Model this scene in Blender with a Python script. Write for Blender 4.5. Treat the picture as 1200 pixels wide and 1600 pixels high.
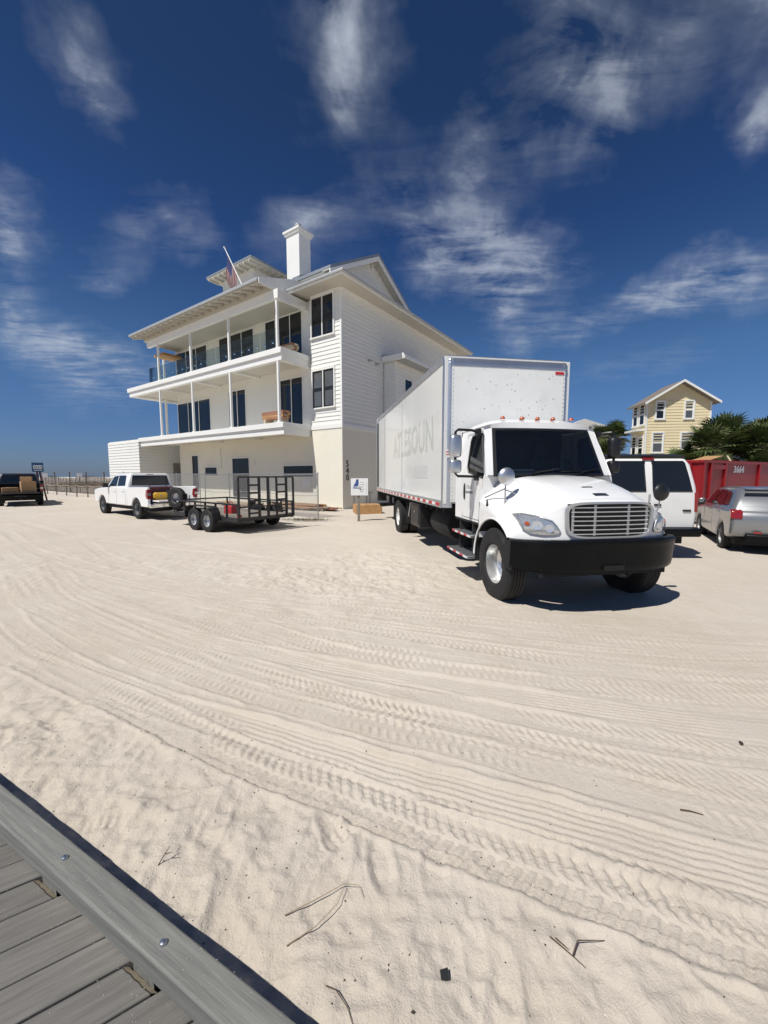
import bpy, math, random
import numpy as np
from mathutils import Vector, Matrix
for _o in list(bpy.data.objects): bpy.data.objects.remove(_o)
SC = bpy.context.scene
COL = SC.collection
R = math.radians
# ---------------------------------------------------------------- camera
F, CAMH, PITCH = 615.0, 1.79, math.atan(58/615.0)
cd = bpy.data.cameras.new('camera'); cam = bpy.data.objects.new('camera', cd); COL.objects.link(cam)
cd.sensor_fit = 'VERTICAL'; cd.sensor_height = 24; cd.lens = 24*F/1600
cd.clip_start = .05; cd.clip_end = 6000
cam.location = (0, 0, CAMH); cam.rotation_euler = (math.pi/2-PITCH, 0, 0)
SC.camera = cam
SC.render.resolution_x, SC.render.resolution_y = 768, 1024
# ---------------------------------------------------------------- light
SUN_EL, SUN_AZ = R(56), R(44)          # light travels towards (cos az, sin az)
wd = bpy.data.worlds.new('World'); SC.world = wd; wd.use_nodes = True
sl = bpy.data.lights.new('sun', 'SUN'); sl.energy = 4.7; sl.angle = R(.53); sl.color = (1, .965, .90)
so = bpy.data.objects.new('sun', sl); COL.objects.link(so)
so.rotation_euler = Vector((math.cos(SUN_AZ)*math.cos(SUN_EL), math.sin(SUN_AZ)*math.cos(SUN_EL), -math.sin(SUN_EL))).to_track_quat('-Z', 'Y').to_euler()
so.location = (-10, -10, 30)
vs = SC.view_settings; vs.view_transform = 'Standard'; vs.look = 'None'; vs.exposure = 0.0; vs.gamma = 1; vs.use_curve_mapping = False

class NT:
    def __init__(s, tree): s.t = tree; s.n = tree.nodes; s.l = tree.links
    def node(s, typ, **kw):
        n = s.n.new(typ)
        for k, v in kw.items(): setattr(n, k, v)
        return n
    def put(s, sock, v):
        if hasattr(v, 'is_linked') or isinstance(v, bpy.types.NodeSocket): s.l.new(v, sock)
        else: sock.default_value = v
    def math(s, op, a, b=0.0, clamp=False):
        n = s.node('ShaderNodeMath', operation=op); n.use_clamp = clamp
        s.put(n.inputs[0], a); s.put(n.inputs[1], b); return n.outputs[0]
    def vmath(s, op, a, b=(0, 0, 0)):
        n = s.node('ShaderNodeVectorMath', operation=op); s.put(n.inputs[0], a); s.put(n.inputs[1], b)
        return n.outputs['Value'] if op in ('DOT_PRODUCT', 'LENGTH') else n.outputs[0]
    def noise(s, vec, scale, detail=4, rough=.5, dist=0.0):
        n = s.node('ShaderNodeTexNoise'); n.inputs['Scale'].default_value = scale; n.inputs['Detail'].default_value = detail
        n.inputs['Roughness'].default_value = rough; n.inputs['Distortion'].default_value = dist
        if vec is not None: s.l.new(vec, n.inputs['Vector'])
        return n.outputs['Fac']
    def ramp(s, fac, stops):
        n = s.node('ShaderNodeValToRGB'); s.l.new(fac, n.inputs[0]); e = n.color_ramp.elements
        while len(e) < len(stops): e.new(.5)
        for i, (p, c) in enumerate(stops):
            e[i].position = p; e[i].color = (c, c, c, 1) if not hasattr(c, '__len__') else tuple(c)[:3]+(1,)
        return n.outputs[0]
    def mix(s, fac, a, b, bt='MIX'):
        n = s.node('ShaderNodeMix', data_type='RGBA', blend_type=bt)
        s.put(n.inputs[0], fac)
        for i, v in ((6, a), (7, b)):
            if not isinstance(v, bpy.types.NodeSocket): v = tuple(v)[:3]+(1,)
            s.put(n.inputs[i], v)
        return n.outputs[2]

def pix_dir(u, v):
    cp, sp = math.cos(PITCH), math.sin(PITCH)
    x, yv = (u-600)/F, (800-v)/F
    return Vector((x, cp+yv*sp, -sp+yv*cp)).normalized()

def make_world():
    T = NT(wd.node_tree); T.n.clear()
    sky = T.node('ShaderNodeTexSky', sky_type='NISHITA'); sky.sun_disc = False
    sky.sun_elevation = SUN_EL
    d = Vector((-math.cos(SUN_AZ), -math.sin(SUN_AZ)))          # towards the sun
    sky.sun_rotation = math.atan2(d.x, d.y)
    sky.altitude = 0; sky.air_density = 1.0; sky.dust_density = .25; sky.ozone_density = 4.0
    tc = T.node('ShaderNodeTexCoord').outputs['Generated']
    # thin fair-weather cirrus: soft patches broken up by wispy noise
    clouds = [((110, 40), (195, 150), 36, .62), ((490, -30), (585, 190), 46, .72), ((545, 40), (580, 170), 26, .35),
              ((790, 205), (1060, 75), 46, .8), ((860, -40), (900, 110), 40, .34), ((600, 320), (850, 410), 42, .95),
              ((740, 350), (800, 490), 44, .8), ((430, 380), (560, 350), 48, .62), ((200, 330), (330, 350), 30, .48),
              ((145, 360), (235, 400), 20, .55), ((-10, 240), (50, 390), 34, 1.0), ((-20, 460), (230, 560), 42, 1.0),
              ((-10, 420), (60, 440), 26, .9), ((910, 490), (1220, 395), 32, 1.0), ((1060, 430), (1230, 430), 42, .7),
              ((780, 530), (900, 510), 30, .5), ((1175, 100), (1230, 170), 30, .8), ((1120, 0), (1230, 10), 30, .45),
              ((730, 230), (770, 280), 30, .4), ((60, 600), (230, 590), 40, .45), ((930, 590), (1100, 575), 30, .3)]
    wn = T.node('ShaderNodeTexNoise'); wn.inputs['Scale'].default_value = 3.2; wn.inputs['Detail'].default_value = 5; wn.inputs['Roughness'].default_value = .6; T.l.new(tc, wn.inputs['Vector'])
    tcw = T.vmath('ADD', tc, T.vmath('MULTIPLY', T.vmath('SUBTRACT', wn.outputs['Color'], (.5, .5, .5)), (.34, .34, .34)))
    total = None
    for p0, p1, w, amp in clouds:
        d0, d1 = pix_dir(*p0), pix_dir(*p1); c = ((d0+d1)/2).normalized(); a = (d1-d0); L = a.length/2*1.15; a = a.normalized()
        b = c.cross(a).normalized(); wr = w/F*math.cos(math.atan(abs((p0[0]+p1[0])/2-600)/F))
        a = b.cross(c).normalized()
        mp = T.node('ShaderNodeMapping', vector_type='TEXTURE'); mp.inputs['Location'].default_value = tuple(c)
        mp.inputs['Rotation'].default_value = tuple(Matrix((a, b, c)).transposed().to_euler('XYZ')); mp.inputs['Scale'].default_value = (L*1.85, wr*2.0, .9)
        T.l.new(tcw, mp.inputs[0]); gr = T.node('ShaderNodeTexGradient', gradient_type='QUADRATIC_SPHERE'); T.l.new(mp.outputs[0], gr.inputs[0])
        ma = T.node('ShaderNodeMath', operation='MULTIPLY_ADD'); T.l.new(gr.outputs['Fac'], ma.inputs[0]); ma.inputs[1].default_value = amp*1.5
        T.put(ma.inputs[2], total if total is not None else 0.0); total = ma.outputs[0]
    # thin cirrus elsewhere in the same sky, on a flat layer
    sep = T.node('ShaderNodeSeparateXYZ'); T.l.new(tc, sep.inputs[0])
    zz = T.math('MAXIMUM', sep.outputs[2], .08)
    flat = T.node('ShaderNodeCombineXYZ')
    T.l.new(T.math('DIVIDE', sep.outputs[0], zz), flat.inputs[0]); T.l.new(T.math('DIVIDE', sep.outputs[1], zz), flat.inputs[1])
    wisp_v = T.node('ShaderNodeMapping'); wisp_v.inputs['Rotation'].default_value = (0, 0, R(-52)); wisp_v.inputs['Scale'].default_value = (1.0, 2.3, 1)
    T.l.new(flat.outputs[0], wisp_v.inputs[0])
    wisp = T.noise(wisp_v.outputs[0], 2.6, 8, .62, .5)
    soft = T.noise(tc, 6.5, 9, .6, .45)
    n = T.math('ADD', T.math('MULTIPLY', wisp, .5), T.math('MULTIPLY', soft, .5))
    far = T.math('MULTIPLY', T.ramp(T.noise(wisp_v.outputs[0], .7, 3, .6, .4), [(.55, 0.0), (.8, .6)]), T.math('LESS_THAN', sep.outputs[1], .05))
    tot = T.math('MINIMUM', T.math('ADD', total, far), 1.15)
    e = T.math('MULTIPLY', tot, T.ramp(n, [(.38, .03), (.50, .45), (.66, 1.0)]))
    al = T.ramp(e, [(.03, 0.0), (.28, .15), (.55, .42), (1.0, .74)])
    # the blue deepens overhead and greys a little towards the horizon, all round
    shade = T.ramp(sep.outputs[2], [(.0, (.56, .66, .94)), (.10, (.72, .80, .97)), (.25, (.92, 1, 1)), (.49, (.60, .68, .82)), (.65, (.54, .60, .65)), (1.0, (.52, .56, .62))])
    hs = T.node('ShaderNodeHueSaturation'); hs.inputs['Saturation'].default_value = 1.06; hs.inputs['Value'].default_value = .98
    T.l.new(T.mix(1.0, T.mix(1.0, sky.outputs[0], (.80, .90, 1.10), 'MULTIPLY'), shade, 'MULTIPLY'), hs.inputs['Color'])
    col = T.mix(al, hs.outputs[0], (8.6, 9.4, 10.8))
    bg = T.node('ShaderNodeBackground'); bg.inputs[1].default_value = .063
    T.l.new(col, bg.inputs[0]); out = T.node('ShaderNodeOutputWorld'); T.l.new(bg.outputs[0], out.inputs[0])
make_world()

# ---------------------------------------------------------------- materials
MATS = {}
def mat(name, col, rough=.6, metal=0.0, var=.0, vscale=4.0, bump=0.0, bscale=30.0, spec=.5, dirt=None, dscale=1.5, coat=0.0):
    """procedural principled material: colour variation, optional dirt patches, fine relief"""
    m = bpy.data.materials.new(name); m.use_nodes = True; T = NT(m.node_tree)
    p = T.n['Principled BSDF']; p.inputs['Roughness'].default_value = rough; p.inputs['Metallic'].default_value = metal
    p.inputs['Specular IOR Level'].default_value = spec; p.inputs['Coat Weight'].default_value = coat
    tc = T.node('ShaderNodeTexCoord').outputs['Object']
    c = tuple(col)+(1,)
    if var > 0 or dirt:
        n = T.noise(tc, vscale, 6, .6)
        c0 = tuple(max(0, x*(1-var)) for x in col); c1 = tuple(min(1, x*(1+var)) for x in col)
        cc = T.mix(n, c0, c1) if var > 0 else None
        if dirt:
            dn = T.ramp(T.noise(tc, dscale, 8, .65, .4), [(.52, 0.0), (.75, 1.0)])
            cc = T.mix(T.math('MULTIPLY', dn, dirt[1]), cc if cc is not None else col, dirt[0])
        T.l.new(cc, p.inputs['Base Color'])
    else: p.inputs['Base Color'].default_value = c
    if bump > 0:
        b = T.node('ShaderNodeBump'); b.inputs['Strength'].default_value = bump; b.inputs['Distance'].default_value = .02
        T.l.new(T.noise(tc, bscale, 5, .6), b.inputs['Height']); T.l.new(b.outputs[0], p.inputs['Normal'])
    MATS[name] = m; return m
def glass(name, tint, alpha, rough=.03, ior=1.5):
    m = bpy.data.materials.new(name); m.use_nodes = True; T = NT(m.node_tree); T.n.clear()
    tr = T.node('ShaderNodeBsdfTransparent'); tr.inputs[0].default_value = tint+(1,)
    df = T.node('ShaderNodeBsdfDiffuse'); df.inputs[0].default_value = tuple(x*.2 for x in tint)+(1,)
    gl = T.node('ShaderNodeBsdfGlossy'); gl.inputs['Roughness'].default_value = rough; gl.inputs[0].default_value = (.95, .97, 1, 1)
    fr = T.node('ShaderNodeFresnel'); fr.inputs[0].default_value = ior
    a = T.node('ShaderNodeMixShader'); a.inputs[0].default_value = alpha; T.l.new(tr.outputs[0], a.inputs[1]); T.l.new(df.outputs[0], a.inputs[2])
    b = T.node('ShaderNodeMixShader'); T.l.new(fr.outputs[0], b.inputs[0]); T.l.new(a.outputs[0], b.inputs[1]); T.l.new(gl.outputs[0], b.inputs[2])
    o = T.node('ShaderNodeOutputMaterial'); T.l.new(b.outputs[0], o.inputs[0])
    MATS[name] = m; return m
def wood_mat(name, c0, c1, scale=(30, 2, 30), rough=.8, scuff=None, axis_obj=True, bump=.3):
    """grain streaks along local Y; optional pale scuffs"""
    m = bpy.data.materials.new(name); m.use_nodes = True; T = NT(m.node_tree); p = T.n['Principled BSDF']
    p.inputs['Roughness'].default_value = rough
    tc = T.node('ShaderNodeTexCoord').outputs['Object']
    oi = T.node('ShaderNodeObjectInfo')
    off = T.vmath('ADD', tc, T.vmath('SCALE', oi.outputs['Location'], (0, 0, 0)))
    mp = T.node('ShaderNodeMapping'); mp.inputs['Scale'].default_value = scale; T.l.new(tc, mp.inputs[0])
    r3 = T.node('ShaderNodeCombineXYZ')
    for i in range(3): T.l.new(T.math('MULTIPLY', oi.outputs['Random'], 37.0+i*11), r3.inputs[i])
    vec = T.vmath('ADD', mp.outputs[0], r3.outputs[0])
    g = T.noise(vec, 1.0, 8, .65, .3)
    c = T.mix(T.ramp(g, [(.3, 0.0), (.7, 1.0)]), c0, c1)
    tone = T.math('ADD', T.math('MULTIPLY', oi.outputs['Random'], .28), .86)
    cb = T.node('ShaderNodeCombineColor')
    for i in range(3): T.l.new(tone, cb.inputs[i])
    c = T.mix(1.0, c, cb.outputs[0], 'MULTIPLY')
    if scuff:
        s = T.ramp(T.noise(vec, 1.7, 6, .6, .2), [(.62, 0.0), (.72, 1.0)])
        big = T.ramp(T.noise(T.vmath('ADD', tc, r3.outputs[0]), 5.0, 3), [(.45, 0.0), (.65, 1.0)])
        c = T.mix(T.math('MULTIPLY', T.math('MULTIPLY', s, big), .55), c, scuff)
    T.l.new(c, p.inputs['Base Color'])
    b = T.node('ShaderNodeBump'); b.inputs['Strength'].default_value = bump; b.inputs['Distance'].default_value = .004
    T.l.new(g, b.inputs['Height']); T.l.new(b.outputs[0], p.inputs['Normal'])
    MATS[name] = m; return m

mat('white_paint', (.80, .80, .78), .38, var=.03, vscale=2, dirt=((.52, .49, .44), .22), dscale=2.2, coat=.3)
mat('truck_white', (.84, .84, .83), .26, var=.02, vscale=1.5, dirt=((.60, .57, .51), .34), dscale=1.7, bump=.008, bscale=5, coat=.5)
mat('box_white', (.74, .75, .73), .24, var=.03, vscale=.7, dirt=((.55, .54, .50), .22), dscale=.9, bump=.012, bscale=1.6, coat=.35)
mat('box_front', (.80, .81, .79), .5, var=.06, vscale=3, dirt=((.52, .50, .46), .25), dscale=2.6, bump=.12, bscale=3)
mat('slat_chrome', (.78, .79, .80), .28, metal=.7)
mat('aluminium', (.62, .64, .66), .36, metal=.9, var=.14, vscale=5, dirt=((.35, .35, .35), .3), bump=.05, bscale=14)
mat('chrome', (.82, .83, .85), .12, metal=1.0)
mat('polished_rim', (.80, .80, .79), .3, metal=.75, var=.12, vscale=6, dirt=((.3, .28, .25), .35), dscale=7)
mat('dull_metal', (.42, .43, .44), .45, metal=.8, var=.2, vscale=8)
mat('silver_plastic', (.50, .51, .52), .35, metal=.6, var=.06)
mat('black_plastic', (.012, .012, .013), .42, var=.25, vscale=8, bump=.05, bscale=40, dirt=((.06, .055, .05), .5), dscale=3)
mat('bumper_black', (.004, .005, .006), .38, var=.3, vscale=6, dirt=((.018, .017, .016), .3), dscale=4, bump=.06, bscale=6, spec=.14)
mat('rubber', (.011, .011, .012), .75, var=.3, vscale=9, dirt=((.07, .06, .05), .4), dscale=5, bump=.1, bscale=60)
mat('void', (.004, .004, .005), .6)
mat('interior', (.05, .052, .055), .8, var=.3)
mat('seat_fabric', (.07, .075, .085), .9, var=.3)
mat('dark_metal', (.016, .016, .018), .5, var=.35, vscale=7, dirt=((.10, .07, .05), .5), dscale=5)
mat('underside', (.012, .012, .013), .85, var=.4, vscale=6)
mat('red_lens', (.26, .008, .010), .15, coat=.6, var=.2, vscale=30)
mat('amber_lens', (.40, .07, .015), .2, coat=.5)
mat('clear_lens', (.50, .52, .53), .08, metal=.55, var=.45, vscale=30, coat=1.0)
mat('tape_red', (.50, .02, .03), .4); mat('tape_white', (.75, .75, .74), .4)
mat('ghost_letter', (.55, .57, .535), .3, var=.06, vscale=8, coat=.3)
mat('patch_grey', (.655, .665, .66), .3, var=.04, vscale=5, coat=.3)
mat('label_grey', (.18, .19, .2), .5)
mat('seam', (.30, .31, .31), .6)
mat('siding_white', (.77, .77, .73), .62, var=.035, vscale=1.3, bump=.05, bscale=25, dirt=((.66, .64, .58), .3), dscale=.8)
mat('trim_white', (.80, .80, .77), .5, var=.03, vscale=2, dirt=((.66, .64, .58), .25), dscale=1.2)
mat('stucco', (.76, .73, .62), .9, var=.035, vscale=1.0, bump=.18, bscale=55, dirt=((.62, .57, .47), .28), dscale=.6)
mat('smooth_wall', (.74, .72, .65), .8, var=.03, vscale=1.2, bump=.06, bscale=40)
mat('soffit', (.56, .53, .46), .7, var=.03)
mat('roof_metal', (.40, .42, .43), .4, metal=.5, var=.1, vscale=1.5)
mat('gutter', (.50, .51, .50), .45, metal=.4, var=.1)
mat('frame_black', (.012, .013, .014), .4)
mat('pane_dark', (.012, .014, .017), .06, var=.3, vscale=.6, spec=.6)
mat('pane_blind', (.10, .105, .11), .12, var=.3, vscale=1.5, spec=.6)
mat('number_black', (.01, .01, .01), .4)
glass('windshield', (.66, .74, .71), .03, ior=1.62)
glass('side_glass', (.40, .46, .45), .06)
glass('rail_glass', (.80, .86, .85), .05, ior=1.1)
wood_mat('deck_wood', (.104, .098, .089), (.184, .174, .158), (46, 3.0, 46), .72, scuff=(.36, .33, .28), bump=.55)
wood_mat('curb_wood', (.120, .121, .111), (.224, .223, .203), (46, 2.2, 46), .7, scuff=(.40, .40, .37), bump=.9)
wood_mat('new_lumber', (.36, .19, .075), (.52, .31, .14), (14, 1.5, 14), .8)
wood_mat('red_lumber', (.26, .11, .065), (.38, .20, .12), (14, 1.5, 14), .8)
wood_mat('pale_lumber', (.45, .36, .24), (.60, .50, .36), (14, 1.5, 14), .8)
wood_mat('grey_wood', (.16, .14, .12), (.28, .25, .21), (14, 1.5, 14), .9)
mat('fresh_cut', (.38, .32, .235), .9, var=.25, vscale=60)
mat('cardboard', (.40, .25, .13), .85, var=.1, vscale=5)
mat('bolt', (.58, .60, .62), .3, metal=.95, var=.2, vscale=40)
mat('galvanised', (.45, .46, .47), .4, metal=.85, var=.15, vscale=9)

# ---------------------------------------------------------------- mesh building
class MB:
    def __init__(s): s.v = []; s.f = []; s.mi = []
    def add(s, verts, faces, mi=0):
        o = len(s.v); s.v += [tuple(p) for p in verts]; s.f += [tuple(i+o for i in f) for f in faces]; s.mi += [mi]*len(faces); return s
    def box(s, x0, x1, y0, y1, z0, z1, M=None, mi=0):
        x0, x1 = min(x0, x1), max(x0, x1); y0, y1 = min(y0, y1), max(y0, y1); z0, z1 = min(z0, z1), max(z0, z1)
        v = [(x0, y0, z0), (x1, y0, z0), (x1, y1, z0), (x0, y1, z0), (x0, y0, z1), (x1, y0, z1), (x1, y1, z1), (x0, y1, z1)]
        if M is not None: v = [tuple(M @ Vector(p)) for p in v]
        return s.add(v, [(0, 3, 2, 1), (4, 5, 6, 7), (0, 1, 5, 4), (1, 2, 6, 5), (2, 3, 7, 6), (3, 0, 4, 7)], mi)
    def bar(s, p0, p1, w, h, up=(0, 0, 1), mi=0):
        p0, p1 = Vector(p0), Vector(p1); d = (p1-p0).normalized(); u = Vector(up)
        if abs(d.dot(u)) > .98: u = Vector((1, 0, 0))
        x = d.cross(u).normalized(); u = x.cross(d)
        v = []
        for p in (p0, p1):
            for a, b in ((-1, -1), (1, -1), (1, 1), (-1, 1)): v.append(tuple(p+x*a*w/2+u*b*h/2))
        return s.add(v, [(0, 1, 2, 3), (7, 6, 5, 4), (0, 4, 5, 1), (1, 5, 6, 2), (2, 6, 7, 3), (3, 7, 4, 0)], mi)
    def tube(s, pts, r, n=8, mi=0, cap=True):
        pts = [Vector(p) for p in pts]; rr = r if hasattr(r, '__len__') else [r]*len(pts)
        d = (pts[1]-pts[0]).normalized(); u = Vector((0, 0, 1)) if abs(d.z) < .9 else Vector((1, 0, 0))
        x = d.cross(u).normalized(); v = []; k = len(pts)
        for i, p in enumerate(pts):
            t = (pts[min(i+1, k-1)]-pts[max(i-1, 0)]).normalized(); x = (x-t*x.dot(t)).normalized(); y = t.cross(x)
            for j in range(n):
                a = 2*math.pi*j/n; v.append(tuple(p+(x*math.cos(a)+y*math.sin(a))*rr[i]))
        f = [(i*n+j, i*n+(j+1) % n, (i+1)*n+(j+1) % n, (i+1)*n+j) for i in range(k-1) for j in range(n)]
        if cap: f += [tuple(range(n))[::-1], tuple((k-1)*n+j for j in range(n))]
        return s.add(v, f, mi)
    def lathe(s, prof, n=32, axis='X', c=(0, 0, 0), mi=0, close=False):
        """prof: (radius, along axis)"""
        v = []
        for r, h in prof:
            for j in range(n):
                a = 2*math.pi*j/n; p = (h, r*math.cos(a), r*math.sin(a))
                if axis == 'Z': p = (p[1], p[2], p[0])
                elif axis == 'Y': p = (p[2], p[0], p[1])
                v.append((p[0]+c[0], p[1]+c[1], p[2]+c[2]))
        k = len(prof); f = [(i*n+j, i*n+(j+1) % n, (i+1)*n+(j+1) % n, (i+1)*n+j) for i in range(k-1) for j in range(n)]
        if not close: f += [tuple(range(n))[::-1], tuple((k-1)*n+j for j in range(n))]
        return s.add(v, f, mi)
    def prism(s, poly, axis, a, b, mi=0):
        """poly in the other two axes (X: y,z; Y: x,z; Z: x,y)"""
        def P(p, t): return {'X': (t, p[0], p[1]), 'Y': (p[0], t, p[1]), 'Z': (p[0], p[1], t)}[axis]
        n = len(poly); v = [P(p, a) for p in poly]+[P(p, b) for p in poly]
        f = [(i, (i+1) % n, n+(i+1) % n, n+i) for i in range(n)]+[tuple(range(n))[::-1], tuple(range(n, 2*n))]
        return s.add(v, f, mi)
    def grid(s, fn, nu, nv, u0=0., u1=1., v0=0., v1=1., mi=0):
        v = [tuple(fn(u0+(u1-u0)*i/nu, v0+(v1-v0)*j/nv)) for j in range(nv+1) for i in range(nu+1)]
        f = [(j*(nu+1)+i, j*(nu+1)+i+1, (j+1)*(nu+1)+i+1, (j+1)*(nu+1)+i) for j in range(nv) for i in range(nu)]
        return s.add(v, f, mi)
    def loft(s, loops, cap=True, mi=0):
        n = len(loops[0]); v = [p for l in loops for p in l]
        f = [(i*n+j, i*n+(j+1) % n, (i+1)*n+(j+1) % n, (i+1)*n+j) for i in range(len(loops)-1) for j in range(n)]
        if cap: f += [tuple(range(n))[::-1], tuple((len(loops)-1)*n+j for j in range(n))]
        return s.add(v, f, mi)
    def mesh(s, name, mats, smooth=False, angle=38):
        me = bpy.data.meshes.new(name); me.from_pydata(s.v, [], s.f)
        for m in (mats if isinstance(mats, (list, tuple)) else [mats]): me.materials.append(MATS[m])
        if any(s.mi): me.polygons.foreach_set('material_index', s.mi)
        import bmesh
        bm = bmesh.new(); bm.from_mesh(me); bmesh.ops.recalc_face_normals(bm, faces=bm.faces); bm.to_mesh(me); bm.free()
        if smooth:
            me.polygons.foreach_set('use_smooth', [True]*len(me.polygons)); me.set_sharp_from_angle(angle=R(angle))
        me.update(); return me
    def build(s, name, mats, parent=None, smooth=False, bevel=0, seg=2, angle=38, loc=None, label=None):
        o = bpy.data.objects.new(name, s.mesh(name, mats, smooth or bevel > 0, angle)); COL.objects.link(o)
        if parent: o.parent = parent
        if loc: o.location = loc
        if label: o['label'] = label
        if bevel > 0:
            b = o.modifiers.new('bevel', 'BEVEL'); b.width = bevel; b.segments = seg; b.limit_method = 'ANGLE'; b.angle_limit = R(32)
            b.harden_normals = False
        return o
def rrect(cx, cy, z, hx, hy, r, n=4):
    out = []
    for k, (sx, sy) in enumerate(((1, 1), (-1, 1), (-1, -1), (1, -1))):
        for i in range(n+1):
            a = math.pi/2*(k+i/n); out.append((cx+sx*(hx-r)+r*math.cos(a), cy+sy*(hy-r)+r*math.sin(a), z))
    return out
def thing(name, label, cat, loc=(0, 0, 0), rz=0.0, group=None, kind=None):
    o = bpy.data.objects.new(name, None); COL.objects.link(o); o.location = loc; o.rotation_euler = (0, 0, rz); o.empty_display_size = .3
    return tag(o, label, cat, group, kind)
def tag(o, label=None, cat=None, group=None, kind=None):
    if label: o['label'] = label
    if cat: o['category'] = cat
    if group: o['group'] = group
    if kind: o['kind'] = kind
    return o
def dup(o, parent=None, loc=None, rot=None):
    c = o.copy(); COL.objects.link(c); c.parent = parent
    if loc is not None: c.location = loc
    if rot is not None: c.rotation_euler = rot
    for ch in list(o.children): dup(ch, c)
    return c
def text_mesh(name, body, size, m, parent, M, ext=.003, align='CENTER', sx=1.0, bold=0.0):
    cu = bpy.data.curves.new(name, 'FONT'); cu.body = body; cu.size = size; cu.align_x = align; cu.align_y = 'CENTER'; cu.extrude = ext; cu.resolution_u = 2; cu.offset = bold
    t = bpy.data.objects.new(name, cu); COL.objects.link(t); bpy.context.view_layer.update()
    me = bpy.data.meshes.new_from_object(t.evaluated_get(bpy.context.evaluated_depsgraph_get()))
    bpy.data.objects.remove(t); me.materials.clear(); me.materials.append(MATS[m])
    me.transform(Matrix.Diagonal((sx, 1, 1, 1)))
    o = bpy.data.objects.new(name, me); COL.objects.link(o); o.parent = parent; o.matrix_local = M; return o
def basis(o, x, y):
    """matrix with local x, y axes and origin"""
    x, y = Vector(x).normalized(), Vector(y).normalized(); z = x.cross(y)
    M = Matrix((x, y, z)).transposed().to_4x4(); M.translation = Vector(o); return M
random.seed(7); rng = np.random.default_rng(11)
# ================================================================ ground
def vnoise(x, y, cell, seed):
    g = np.random.default_rng(seed).random((256, 256)); xx, yy = x/cell, y/cell
    xi, yi = np.floor(xx).astype(np.int64), np.floor(yy).astype(np.int64); fx, fy = xx-xi, yy-yi
    fx = fx*fx*fx*(fx*(fx*6-15)+10); fy = fy*fy*fy*(fy*(fy*6-15)+10)
    a, b = g[xi % 256, yi % 256], g[(xi+1) % 256, yi % 256]; c, d = g[xi % 256, (yi+1) % 256], g[(xi+1) % 256, (yi+1) % 256]
    return (a+(b-a)*fx)+((c+(d-c)*fx)-(a+(b-a)*fx))*fy-.5
def sstep(a, b, x):
    t = np.clip((x-a)/(b-a), 0, 1); return t*t*(3-2*t)
# wheel tracks: ground polylines (x, y), width, kind of tread, depth
TRACKS = [
    ([(-6.2, 6.3), (-4.53, 4.62), (-3.05, 3.59), (-1.66, 2.92), (-.50, 2.45), (.05, 2.19), (.75, 1.95), (1.27, 1.75), (1.8, 1.56), (3.5, 1.1)], .27, 'rib', .022),
    ([(-6.0, 5.5), (-4.0, 3.93), (-2.0, 2.96), (-.82, 2.28), (-.13, 2.0), (.30, 1.79), (.87, 1.56), (1.38, 1.33), (3.0, .9)], .29, 'chev', .020),
    ([(-8.2, 8.4), (-5.0, 5.40), (-2.63, 3.92), (-1.02, 3.05), (0., 2.62), (.80, 2.32), (1.42, 2.07), (1.98, 1.86), (3.6, 1.5)], .26, 'zig', .018),
    ([(-8.0, 9.2), (-5.0, 6.15), (-2.27, 4.5), (-.91, 3.66), (.49, 2.96), (1.6, 2.55), (2.8, 2.3), (4.5, 2.1)], .25, 'chev', .014),
    ([(-3.3, 5.7), (-2.3, 5.2), (-.80, 4.05), (0., 3.66), (1.2, 3.3), (2.6, 3.15), (5.0, 3.0)], .24, 'zig', .016),
    ([(-4.6, 6.8), (-2.3, 5.3), (-1.2, 4.85), (0., 4.35), (1.6, 3.75), (3.0, 3.45), (6.0, 3.2)], .25, 'chev', .013),
    ([(-11, 13.5), (-6.0, 8.4), (-3.0, 6.3), (-1.2, 5.7), (.6, 5.2), (2.4, 4.75), (5, 4.4), (9, 4.2)], .26, 'rib', .010),
    ([(-13, 13.2), (-9, 9.8), (-6.0, 7.4), (-4.0, 6.2), (-2.4, 5.6), (0., 5.05), (3, 4.2), (6, 3.8)], .26, 'chev', .014),
    ([(-16, 15.0), (-10.5, 10.4), (-7.2, 7.6), (-5.2, 5.9), (-3.6, 4.85), (-1.6, 3.95), (0.2, 3.3), (2, 2.75), (4, 2.4)], .25, 'rib', .012),
    ([(-18, 18.), (-9.0, 11.2), (-5.0, 9.2), (-2.6, 8.3), (-.5, 7.5), (1, 6.8)], .3, 'rib', .012),
    ([(-20, 17.), (-11.0, 10.9), (-7.5, 8.7), (-5.0, 7.1), (-3., 6.1), (-1, 5.55)], .3, 'zig', .014),
    ([(-9, 14), (-6.0, 10.7), (-3.6, 8.9), (-2.0, 7.9), (0, 6.9), (1., 6.3)], .3, 'rib', .010),
    ([(-9, 5.2), (-6, 3.9), (-4.0, 3.05), (-2.9, 2.65), (-2.0, 2.45)], .2, 'chev', .008),
]
_g = random.Random(17)
for _k in range(11):                                              # older, fainter tracks crossing the same way
    _b = TRACKS[_g.choice((0, 1, 2, 3, 5, 7, 8))]; _o = _g.uniform(-.75, .95); _t = _g.uniform(-.05, .05)
    TRACKS.append(([(x+_o*.45, y+_o*.85+_t*x) for x, y in _b[0]], _g.uniform(.18, .26), _g.choice(('chev', 'zig', 'zig', 'rib')), _g.uniform(.003, .008)))
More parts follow.
